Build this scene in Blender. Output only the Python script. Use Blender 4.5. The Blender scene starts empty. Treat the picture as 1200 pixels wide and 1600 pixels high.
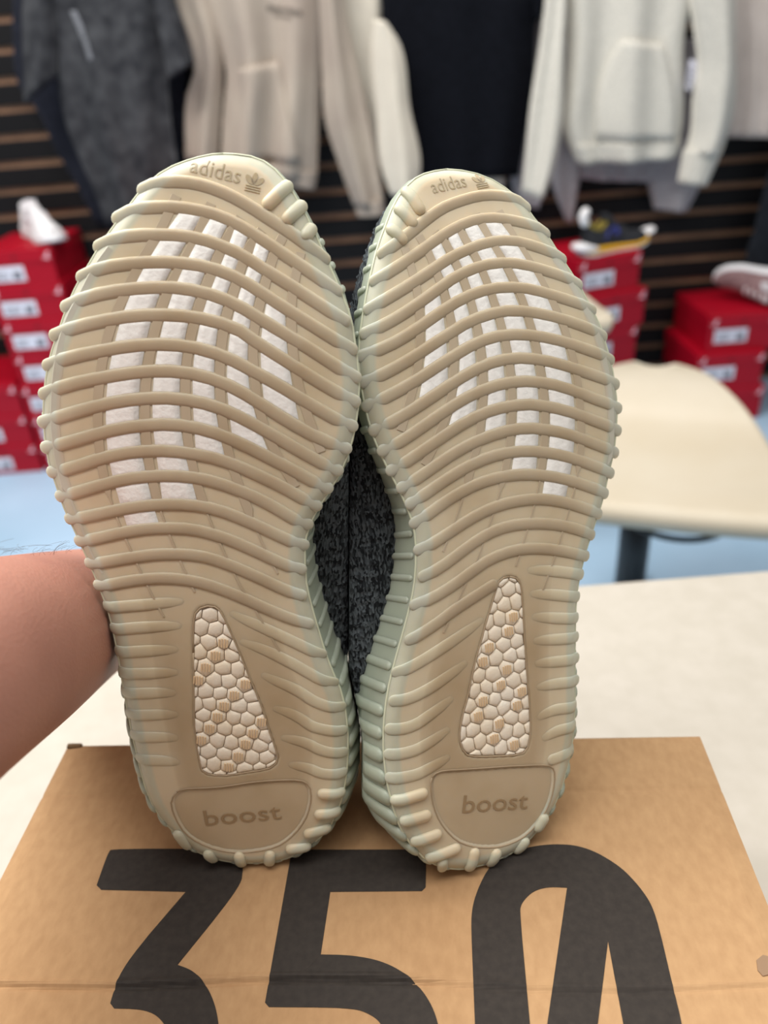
import bpy, bmesh, math, random
import numpy as np
from mathutils import Matrix, Vector
random.seed(4)
RNG = np.random.default_rng(7)
SC = bpy.context.scene
COL = SC.collection

# ------------------------------------------------------------------ camera
F_PX, PITCH, ROLL = 1200.0, math.radians(31), math.radians(4.5)
CAM = np.array([0.0, 0.0, 0.316])                 # origin: top of the cardboard box (z = 0)
_x = np.array([1.0, 0, 0]); FWD = np.array([0, math.cos(PITCH), -math.sin(PITCH)]); _u = np.array([0, math.sin(PITCH), math.cos(PITCH)])
RIGHT = math.cos(ROLL) * _x - math.sin(ROLL) * _u
UP = math.sin(ROLL) * _x + math.cos(ROLL) * _u
cam = bpy.data.cameras.new('camera')
cam.sensor_fit = 'VERTICAL'; cam.sensor_height = 32.0; cam.lens = 24.0
cam.clip_start = 0.01; cam.clip_end = 50
cam.dof.use_dof = True; cam.dof.focus_distance = 0.315; cam.dof.aperture_fstop = 5.5; cam.dof.aperture_blades = 0
cam_o = bpy.data.objects.new('camera', cam); COL.objects.link(cam_o)
cam_o.matrix_world = Matrix(((RIGHT[0], UP[0], -FWD[0], CAM[0]), (RIGHT[1], UP[1], -FWD[1], CAM[1]), (RIGHT[2], UP[2], -FWD[2], CAM[2]), (0, 0, 0, 1)))
SC.camera = cam_o

# ------------------------------------------------------------------ light and exposure
SC.view_settings.view_transform = 'Standard'; SC.view_settings.look = 'None'
SC.view_settings.gamma = 1.0; SC.view_settings.use_curve_mapping = False
SC.view_settings.exposure = 0.25
w = bpy.data.worlds.new('world'); SC.world = w; w.use_nodes = True
w.node_tree.nodes['Background'].inputs[0].default_value = (1.0, 0.98, 0.96, 1)
w.node_tree.nodes['Background'].inputs[1].default_value = 0.235

def area(name, loc, target, sx, sy, power, color=(1, 0.975, 0.94)):
    l = bpy.data.lights.new(name, 'AREA'); l.shape = 'RECTANGLE'; l.size = sx; l.size_y = sy; l.energy = power; l.color = color
    o = bpy.data.objects.new(name, l); COL.objects.link(o); o.location = loc
    o.rotation_euler = (Vector(target) - Vector(loc)).to_track_quat('-Z', 'Y').to_euler()
    return o
area('ceiling_light', (-1.0, 1.0, 1.75), (-1.0, 1.0, 0), 1.4, 0.6, 46)
area('ceiling_light', (0.9, 1.0, 1.75), (0.9, 1.0, 0), 1.4, 0.6, 5)
area('ceiling_light', (0.45, 0.0, 1.75), (0.45, 0.0, 0), 1.4, 0.5, 9)
area('ceiling_light', (-0.8, 0.0, 1.75), (-0.8, 0.0, 0), 1.4, 0.5, 14)
area('ceiling_light', (0.0, 2.0, 1.75), (0.0, 2.0, 0), 2.4, 0.3, 22)

# ------------------------------------------------------------------ helpers
def ray(px, py):
    return FWD + (px - 600) / F_PX * RIGHT - (py - 800) / F_PX * UP
def at(px, py, Y=None, z=None):
    d = ray(px, py); t = (Y / d[1]) if Y is not None else (z - CAM[2]) / d[2]
    return CAM + d * t

def tag(o, label=None, cat=None, group=None, kind=None):
    if label: o['label'] = label
    if cat: o['category'] = cat
    if group: o['group'] = group
    if kind: o['kind'] = kind
    return o
def empty(name, loc=(0, 0, 0), rz=0.0, label=None, cat=None, group=None):
    o = bpy.data.objects.new(name, None); COL.objects.link(o); o.location = loc; o.rotation_euler = (0, 0, rz); o.empty_display_size = .02
    return tag(o, label, cat, group)
def obj(name, V, F, m, parent=None, smooth=True, attr=None):
    me = bpy.data.meshes.new(name); me.from_pydata([tuple(map(float, v)) for v in V], [], F); me.update()
    if smooth: me.polygons.foreach_set('use_smooth', [True] * len(me.polygons))
    if m: me.materials.append(m)
    if attr is not None:
        a = me.attributes.new('tint', 'FLOAT', 'POINT'); a.data.foreach_set('value', np.asarray(attr, dtype=np.float32))
    o = bpy.data.objects.new(name, me); COL.objects.link(o)
    if parent: o.parent = parent
    return o
def inst(src, parent=None, loc=None, rot=None, scale=None, name=None):
    o = src.copy(); COL.objects.link(o)
    o.parent = parent
    if loc is not None: o.location = loc
    if rot is not None: o.rotation_euler = rot
    if scale is not None: o.scale = scale
    return o
def grid_faces(nu, nv, closed_u=False):
    F = []
    for j in range(nv - 1):
        for i in range(nu if closed_u else nu - 1):
            a = j * nu + i; b = j * nu + (i + 1) % nu
            F.append((a, b, b + nu, a + nu))
    return F
def box_vf(x0, x1, y0, y1, z0, z1, bev=0.0):
    bm = bmesh.new(); bmesh.ops.create_cube(bm, size=1)
    for v in bm.verts: v.co = Vector(((x0 + x1) / 2 + v.co.x * (x1 - x0), (y0 + y1) / 2 + v.co.y * (y1 - y0), (z0 + z1) / 2 + v.co.z * (z1 - z0)))
    if bev: bmesh.ops.bevel(bm, geom=bm.edges[:], offset=bev, segments=2, affect='EDGES', profile=.6)
    return take(bm)
def take(bm):
    bm.verts.index_update(); V = [v.co[:] for v in bm.verts]; F = [tuple(v.index for v in f.verts) for f in bm.faces]; bm.free(); return V, F
def join(*parts):
    V, F = [], []
    for v, f in parts:
        n = len(V); V += list(v); F += [tuple(i + n for i in q) for q in f]
    return V, F
def tube(P, N, a, b, seg=10, cap=True, sa=None):
    """sweep an ellipse (half width a across, half height b along N) along P; round ends"""
    P = np.asarray(P, float); N = np.asarray(N, float); n = len(P)
    if N.ndim == 1: N = np.tile(N, (n, 1))
    T = np.gradient(P, axis=0); T /= np.linalg.norm(T, axis=1)[:, None] + 1e-12
    S = np.cross(T, N); S /= np.linalg.norm(S, axis=1)[:, None] + 1e-12; N = np.cross(S, T)
    sc = np.ones(n) if sa is None else np.asarray(sa, float)
    rows, C, SS, NN = [], [], [], []
    cen, scl, Sx, Nx = list(P), list(sc), list(S), list(N)
    if cap:
        pre = [(P[0] - T[0] * a * sc[0] * q, sc[0] * math.sqrt(max(1 - q * q, 0)), S[0], N[0]) for q in (.97, .8, .45)]
        post = [(P[-1] + T[-1] * a * sc[-1] * q, sc[-1] * math.sqrt(max(1 - q * q, 0)), S[-1], N[-1]) for q in (.45, .8, .97)]
        cen = [p[0] for p in pre] + cen + [p[0] for p in post]; scl = [p[1] for p in pre] + scl + [p[1] for p in post]
        Sx = [p[2] for p in pre] + Sx + [p[2] for p in post]; Nx = [p[3] for p in pre] + Nx + [p[3] for p in post]
    V = []
    for c, k, s_, n_ in zip(cen, scl, Sx, Nx):
        for i in range(seg):
            t = 2 * math.pi * i / seg; V.append(c + k * (a * math.cos(t) * s_ + b * math.sin(t) * n_))
    m = len(cen); F = grid_faces(seg, m, True)
    F = [q[::-1] for q in F]
    F.append(tuple(range(seg))); F.append(tuple((m - 1) * seg + i for i in range(seg))[::-1])
    return V, F
def spline(P, n):
    P = np.asarray(P, float); d = np.r_[0, np.cumsum(np.linalg.norm(np.diff(P, axis=0), axis=1))]; t = np.linspace(0, d[-1], n)
    m = np.gradient(P, d, axis=0); i = np.clip(np.searchsorted(d, t, side='right') - 1, 0, len(P) - 2); h = (d[i + 1] - d[i])[:, None]; x = ((t - d[i]) / (d[i + 1] - d[i]))[:, None]
    return (2*x**3-3*x**2+1)*P[i]+(x**3-2*x**2+x)*h*m[i]+(-2*x**3+3*x**2)*P[i+1]+(x**3-x**2)*h*m[i+1]
def lathe(profile, seg=32):
    V = [(r * math.cos(2 * math.pi * i / seg), r * math.sin(2 * math.pi * i / seg), z) for r, z in profile for i in range(seg)]
    F = grid_faces(seg, len(profile), True); F.append(tuple(range(seg))[::-1]); F.append(tuple((len(profile) - 1) * seg + i for i in range(seg)))
    return V, F
def fill_loops(loops, z0, z1):
    """flat shape with holes, extruded from z0 to z1"""
    bm = bmesh.new(); es = []
    for lp in loops:
        vs = [bm.verts.new((p[0], p[1], z1)) for p in lp]
        es += [bm.edges.new((vs[i], vs[(i + 1) % len(vs)])) for i in range(len(vs))]
    bmesh.ops.triangle_fill(bm, use_beauty=True, edges=es)
    for f in bm.faces:
        if f.normal.z < 0: f.normal_flip()
    r = bmesh.ops.extrude_face_region(bm, geom=bm.faces[:])
    for v in r['geom']:
        if isinstance(v, bmesh.types.BMVert): v.co.z = z0
    bmesh.ops.recalc_face_normals(bm, faces=bm.faces[:])
    return take(bm)
def text_vf(body, size, depth, shear=0.0, align='CENTER', res=3):
    c = bpy.data.curves.new('t', 'FONT'); c.body = body; c.size = size; c.extrude = depth; c.align_x = align; c.shear = shear; c.resolution_u = res
    o = bpy.data.objects.new('t', c); COL.objects.link(o)
    dg = bpy.context.evaluated_depsgraph_get(); me = o.evaluated_get(dg).to_mesh()
    V = [v.co[:] for v in me.vertices]; F = [tuple(p.vertices) for p in me.polygons]
    o.evaluated_get(dg).to_mesh_clear(); bpy.data.objects.remove(o); bpy.data.curves.remove(c)
    return V, F

# ------------------------------------------------------------------ materials
def mat(name, color, rough=.6, sss=0.0, radius=(1, .7, .5), scale=.004, noise=None, bump=None, spec=.5, metal=0.0, build=None, sheen=0.0):
    """noise=(scale, darker colour, amount[, detail]); bump=(scale, strength, distance)"""
    m = bpy.data.materials.new(name); m.use_nodes = True; nt = m.node_tree; b = nt.nodes['Principled BSDF']
    b.inputs['Base Color'].default_value = (*color, 1); b.inputs['Roughness'].default_value = rough; b.inputs['Metallic'].default_value = metal
    b.inputs['Specular IOR Level'].default_value = spec
    if sheen: b.inputs['Sheen Weight'].default_value = sheen
    if sss:
        b.inputs['Subsurface Weight'].default_value = sss; b.inputs['Subsurface Radius'].default_value = radius; b.inputs['Subsurface Scale'].default_value = scale
    tc = nt.nodes.new('ShaderNodeTexCoord')
    if noise:
        n = nt.nodes.new('ShaderNodeTexNoise'); n.inputs['Scale'].default_value = noise[0]; n.inputs['Detail'].default_value = noise[3] if len(noise) > 3 else 4
        nt.links.new(tc.outputs['Object'], n.inputs['Vector'])
        r = nt.nodes.new('ShaderNodeValToRGB'); r.color_ramp.elements[0].position = .5 - .28 * noise[2]; r.color_ramp.elements[1].position = .5 + .22
        r.color_ramp.elements[0].color = (*noise[1], 1); r.color_ramp.elements[1].color = (*color, 1)
        nt.links.new(n.outputs['Fac'], r.inputs['Fac']); nt.links.new(r.outputs['Color'], b.inputs['Base Color'])
    if bump:
        n2 = nt.nodes.new('ShaderNodeTexNoise'); n2.inputs['Scale'].default_value = bump[0]; n2.inputs['Detail'].default_value = 5
        nt.links.new(tc.outputs['Object'], n2.inputs['Vector'])
        bp = nt.nodes.new('ShaderNodeBump'); bp.inputs['Strength'].default_value = bump[1]; bp.inputs['Distance'].default_value = bump[2]
        nt.links.new(n2.outputs['Fac'], bp.inputs['Height']); nt.links.new(bp.outputs['Normal'], b.inputs['Normal'])
    if build: build(nt, b, tc)
    return m
def lin(r, g, b): return tuple(((c / 255) / 12.92 if c / 255 <= .04045 else ((c / 255 + .055) / 1.055) ** 2.4) for c in (r, g, b))

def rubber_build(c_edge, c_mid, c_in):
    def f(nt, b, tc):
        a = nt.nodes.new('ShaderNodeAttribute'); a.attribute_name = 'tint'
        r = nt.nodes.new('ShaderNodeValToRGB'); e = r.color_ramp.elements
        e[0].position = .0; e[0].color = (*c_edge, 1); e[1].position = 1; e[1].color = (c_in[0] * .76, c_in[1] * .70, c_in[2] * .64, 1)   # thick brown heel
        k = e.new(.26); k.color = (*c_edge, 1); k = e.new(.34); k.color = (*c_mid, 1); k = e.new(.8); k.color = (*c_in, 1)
        nt.links.new(a.outputs['Fac'], r.inputs['Fac'])
        n = nt.nodes.new('ShaderNodeTexNoise'); n.inputs['Scale'].default_value = 35; n.inputs['Detail'].default_value = 3
        nt.links.new(tc.outputs['Object'], n.inputs['Vector'])
        mx = nt.nodes.new('ShaderNodeMixRGB'); mx.blend_type = 'MULTIPLY'; mx.inputs['Color2'].default_value = (.86, .82, .76, 1)
        mr = nt.nodes.new('ShaderNodeMapRange'); mr.inputs['From Min'].default_value = .45; mr.inputs['From Max'].default_value = .75
        nt.links.new(n.outputs['Fac'], mr.inputs['Value']); nt.links.new(mr.outputs['Result'], mx.inputs['Fac'])
        nt.links.new(r.outputs['Color'], mx.inputs['Color1']); nt.links.new(mx.outputs['Color'], b.inputs['Base Color'])
    return f
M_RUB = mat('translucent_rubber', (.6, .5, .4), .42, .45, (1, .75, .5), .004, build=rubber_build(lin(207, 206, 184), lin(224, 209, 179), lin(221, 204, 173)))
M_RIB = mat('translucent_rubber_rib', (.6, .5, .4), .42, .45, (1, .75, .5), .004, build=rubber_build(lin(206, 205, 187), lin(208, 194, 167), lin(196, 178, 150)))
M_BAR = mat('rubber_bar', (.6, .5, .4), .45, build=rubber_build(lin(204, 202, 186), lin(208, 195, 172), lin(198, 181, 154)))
M_LINE = mat('pale_rubber_line', lin(218, 222, 194), .4)
M_WALL_RUB = mat('greenish_rubber', lin(184, 192, 172), .42, .5, (.9, 1, .8), .008, noise=(14, lin(164, 175, 158), .6))
M_FOAM = mat('white_foam', lin(255, 253, 247), .45, 0, (1, .9, .8), .002, bump=(420, .5, .0008))
M_BEAD = mat('foam_bead', lin(250, 240, 224), .55, .2, (1, .9, .8), .002, noise=(45, lin(242, 226, 200), .5), bump=(1400, .35, .0004))
M_BEADR = mat('ridged_bead', lin(228, 198, 156), .6, bump=(1400, .25, .0004))
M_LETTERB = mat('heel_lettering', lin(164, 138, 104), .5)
M_LETTER = mat('rubber_lettering', lin(190, 168, 132), .5, .5, (1, .75, .5), .004)  # toe letters and emblem: darker tan than the sole, their shading put into the colour
def knit_build(nt, b, tc):
    v = nt.nodes.new('ShaderNodeTexVoronoi'); v.inputs['Scale'].default_value = 1300
    mp = nt.nodes.new('ShaderNodeMapping'); mp.inputs['Scale'].default_value = (1, .4, 1)
    nt.links.new(tc.outputs['Object'], mp.inputs['Vector']); nt.links.new(mp.outputs['Vector'], v.inputs['Vector'])
    r = nt.nodes.new('ShaderNodeValToRGB'); e = r.color_ramp.elements
    e[0].position = .3; e[0].color = (*lin(24, 27, 30), 1); e[1].position = .75; e[1].color = (*lin(86, 93, 97), 1)
    nt.links.new(v.outputs['Color'], r.inputs['Fac']); nt.links.new(r.outputs['Color'], b.inputs['Base Color'])
    bp = nt.nodes.new('ShaderNodeBump'); bp.inputs['Strength'].default_value = .6; bp.inputs['Distance'].default_value = .0006
    nt.links.new(v.outputs['Distance'], bp.inputs['Height']); nt.links.new(bp.outputs['Normal'], b.inputs['Normal'])
M_KNIT = mat('charcoal_knit', lin(50, 54, 57), .9, spec=.2, build=knit_build)
M_LINING = mat('black_lining', lin(28, 29, 31), .95, spec=.1)
def card_build(nt, b, tc):
    n = nt.nodes.new('ShaderNodeTexNoise'); n.inputs['Scale'].default_value = 260; n.inputs['Detail'].default_value = 4
    mp = nt.nodes.new('ShaderNodeMapping'); mp.inputs['Scale'].default_value = (1, .6, 1)
    nt.links.new(tc.outputs['Object'], mp.inputs['Vector']); nt.links.new(mp.outputs['Vector'], n.inputs['Vector'])
    r = nt.nodes.new('ShaderNodeValToRGB'); e = r.color_ramp.elements
    e[0].position = .25; e[0].color = (*lin(178, 141, 102), 1); e[1].position = .75; e[1].color = (*lin(192, 155, 114), 1)
    nt.links.new(n.outputs['Fac'], r.inputs['Fac'])
    n2 = nt.nodes.new('ShaderNodeTexNoise'); n2.inputs['Scale'].default_value = 9; nt.links.new(tc.outputs['Object'], n2.inputs['Vector'])
    mx = nt.nodes.new('ShaderNodeMixRGB'); mx.blend_type = 'MULTIPLY'; mx.inputs['Color2'].default_value = (.86, .82, .78, 1)
    mr = nt.nodes.new('ShaderNodeMapRange'); mr.inputs['From Min'].default_value = .45; mr.inputs['From Max'].default_value = .7; mr.inputs['To Max'].default_value = .8
    nt.links.new(n2.outputs['Fac'], mr.inputs['Value']); nt.links.new(mr.outputs['Result'], mx.inputs['Fac']); nt.links.new(r.outputs['Color'], mx.inputs['Color1'])
    nt.links.new(mx.outputs['Color'], b.inputs['Base Color'])
    bp = nt.nodes.new('ShaderNodeBump'); bp.inputs['Strength'].default_value = .25; bp.inputs['Distance'].default_value = .0004
    nt.links.new(n.outputs['Fac'], bp.inputs['Height']); nt.links.new(bp.outputs['Normal'], b.inputs['Normal'])
M_CARD = mat('brown_cardboard', lin(195, 158, 115), .85, spec=.2, build=card_build)
M_PRINT = mat('black_print', lin(60, 54, 49), .75, spec=.25, noise=(300, lin(50, 45, 41), .6))
M_TABLE = mat('cream_tabletop', lin(191, 184, 172), .45, noise=(60, lin(184, 177, 164), .5, 9), bump=(60, .08, .002))
M_BLACK = mat('black_metal', lin(22, 23, 26), .35)
M_SHELL = mat('cream_plastic', lin(204, 194, 175), .4, noise=(5, lin(198, 186, 164), .5))
M_FLOOR = mat('pale_blue_floor', lin(184, 214, 240), .45, noise=(2.5, lin(170, 202, 228), .3, 7))
M_SLAT = mat('black_slat', lin(19, 17, 19), .6, spec=.25, noise=(3, lin(14, 13, 15), .5))
M_GROOVE = mat('brown_groove', lin(172, 132, 104), .7, noise=(8, lin(140, 106, 84), .5))
M_PLAINWALL = mat('dim_wall', lin(150, 146, 142), .9)
M_RED = mat('red_card', lin(180, 8, 36), .45, spec=.3, noise=(4, lin(164, 6, 32), .5))
M_STICK = mat('white_label', lin(225, 225, 238), .5)
M_INK = mat('grey_ink', lin(110, 110, 122), .6)
M_MARK = mat('pale_pink_mark', lin(240, 200, 212), .5)
M_HOLE = mat('finger_hole', lin(110, 8, 24), .8)
def skin_build(nt, b, tc):
    n = nt.nodes.new('ShaderNodeTexNoise'); n.inputs['Scale'].default_value = 22; n.inputs['Detail'].default_value = 6
    nt.links.new(tc.outputs['Object'], n.inputs['Vector'])
    r = nt.nodes.new('ShaderNodeValToRGB'); e = r.color_ramp.elements
    e[0].position = .35; e[0].color = (*lin(184, 130, 114), 1); e[1].position = .7; e[1].color = (*lin(198, 143, 124), 1)
    nt.links.new(n.outputs['Fac'], r.inputs['Fac']); nt.links.new(r.outputs['Color'], b.inputs['Base Color'])
    v = nt.nodes.new('ShaderNodeTexVoronoi'); v.inputs['Scale'].default_value = 700; nt.links.new(tc.outputs['Object'], v.inputs['Vector'])
    bp = nt.nodes.new('ShaderNodeBump'); bp.inputs['Strength'].default_value = .18; bp.inputs['Distance'].default_value = .0006
    nt.links.new(v.outputs['Distance'], bp.inputs['Height']); nt.links.new(bp.outputs['Normal'], b.inputs['Normal'])
M_SKIN = mat('skin', lin(186, 134, 108), .5, .12, (1, .4, .25), .004, build=skin_build)
M_SWEAT = mat('dark_sweatshirt', lin(44, 46, 52), .9)
M_JEAN = mat('dark_denim', lin(40, 46, 60), .9)
M_HAIR = mat('arm_hair', lin(74, 58, 50), .6)
def cloth(name, c, dark, sc=60): return mat(name, c, .95, noise=(sc, dark, .6, 5), bump=(500, .2, .001), spec=.1, sheen=.1 if sum(c) > .5 else 0)
M_CHAR = cloth('washed_charcoal_cotton', lin(74, 75, 78), lin(44, 45, 49), 26)
M_NAVY = cloth('dark_navy_cotton', lin(40, 42, 52), lin(30, 32, 40))
M_BEIGE = cloth('beige_fleece', lin(180, 169, 156), lin(166, 153, 142), 5)
M_CREAM = cloth('cream_fleece', lin(226, 219, 204), lin(212, 204, 190), 8)
M_BLKT = cloth('black_cotton', lin(17, 19, 26), lin(12, 14, 20))
M_OAT = cloth('oatmeal_heather_fleece', lin(222, 218, 208), lin(200, 197, 188), 160)
M_GREYF = cloth('grey_heather_fleece', lin(178, 174, 178), lin(160, 156, 160), 120)
M_PINKB = cloth('pale_beige_knit', lin(214, 202, 194), lin(198, 186, 178), 12)
M_DARKG = cloth('dark_grey_fleece', lin(40, 43, 50), lin(30, 33, 38))
M_PRINTG = mat('grey_print', lin(48, 46, 42), .8)
M_WHITE = mat('white_leather', lin(240, 238, 240), .5)
M_YEL = mat('yellow_foam', lin(246, 186, 24), .5)
M_BLUEP = mat('blue_print', lin(70, 80, 170), .6, noise=(60, lin(30, 34, 80), .6))
M_OLIVE = mat('olive_yellow_trim', lin(150, 132, 52), .7)
M_MAROON = mat('brown_mesh', lin(112, 80, 82), .8, noise=(70, lin(150, 120, 120), .7))
M_BLKM = mat('black_mesh', lin(32, 34, 40), .8)

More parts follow.
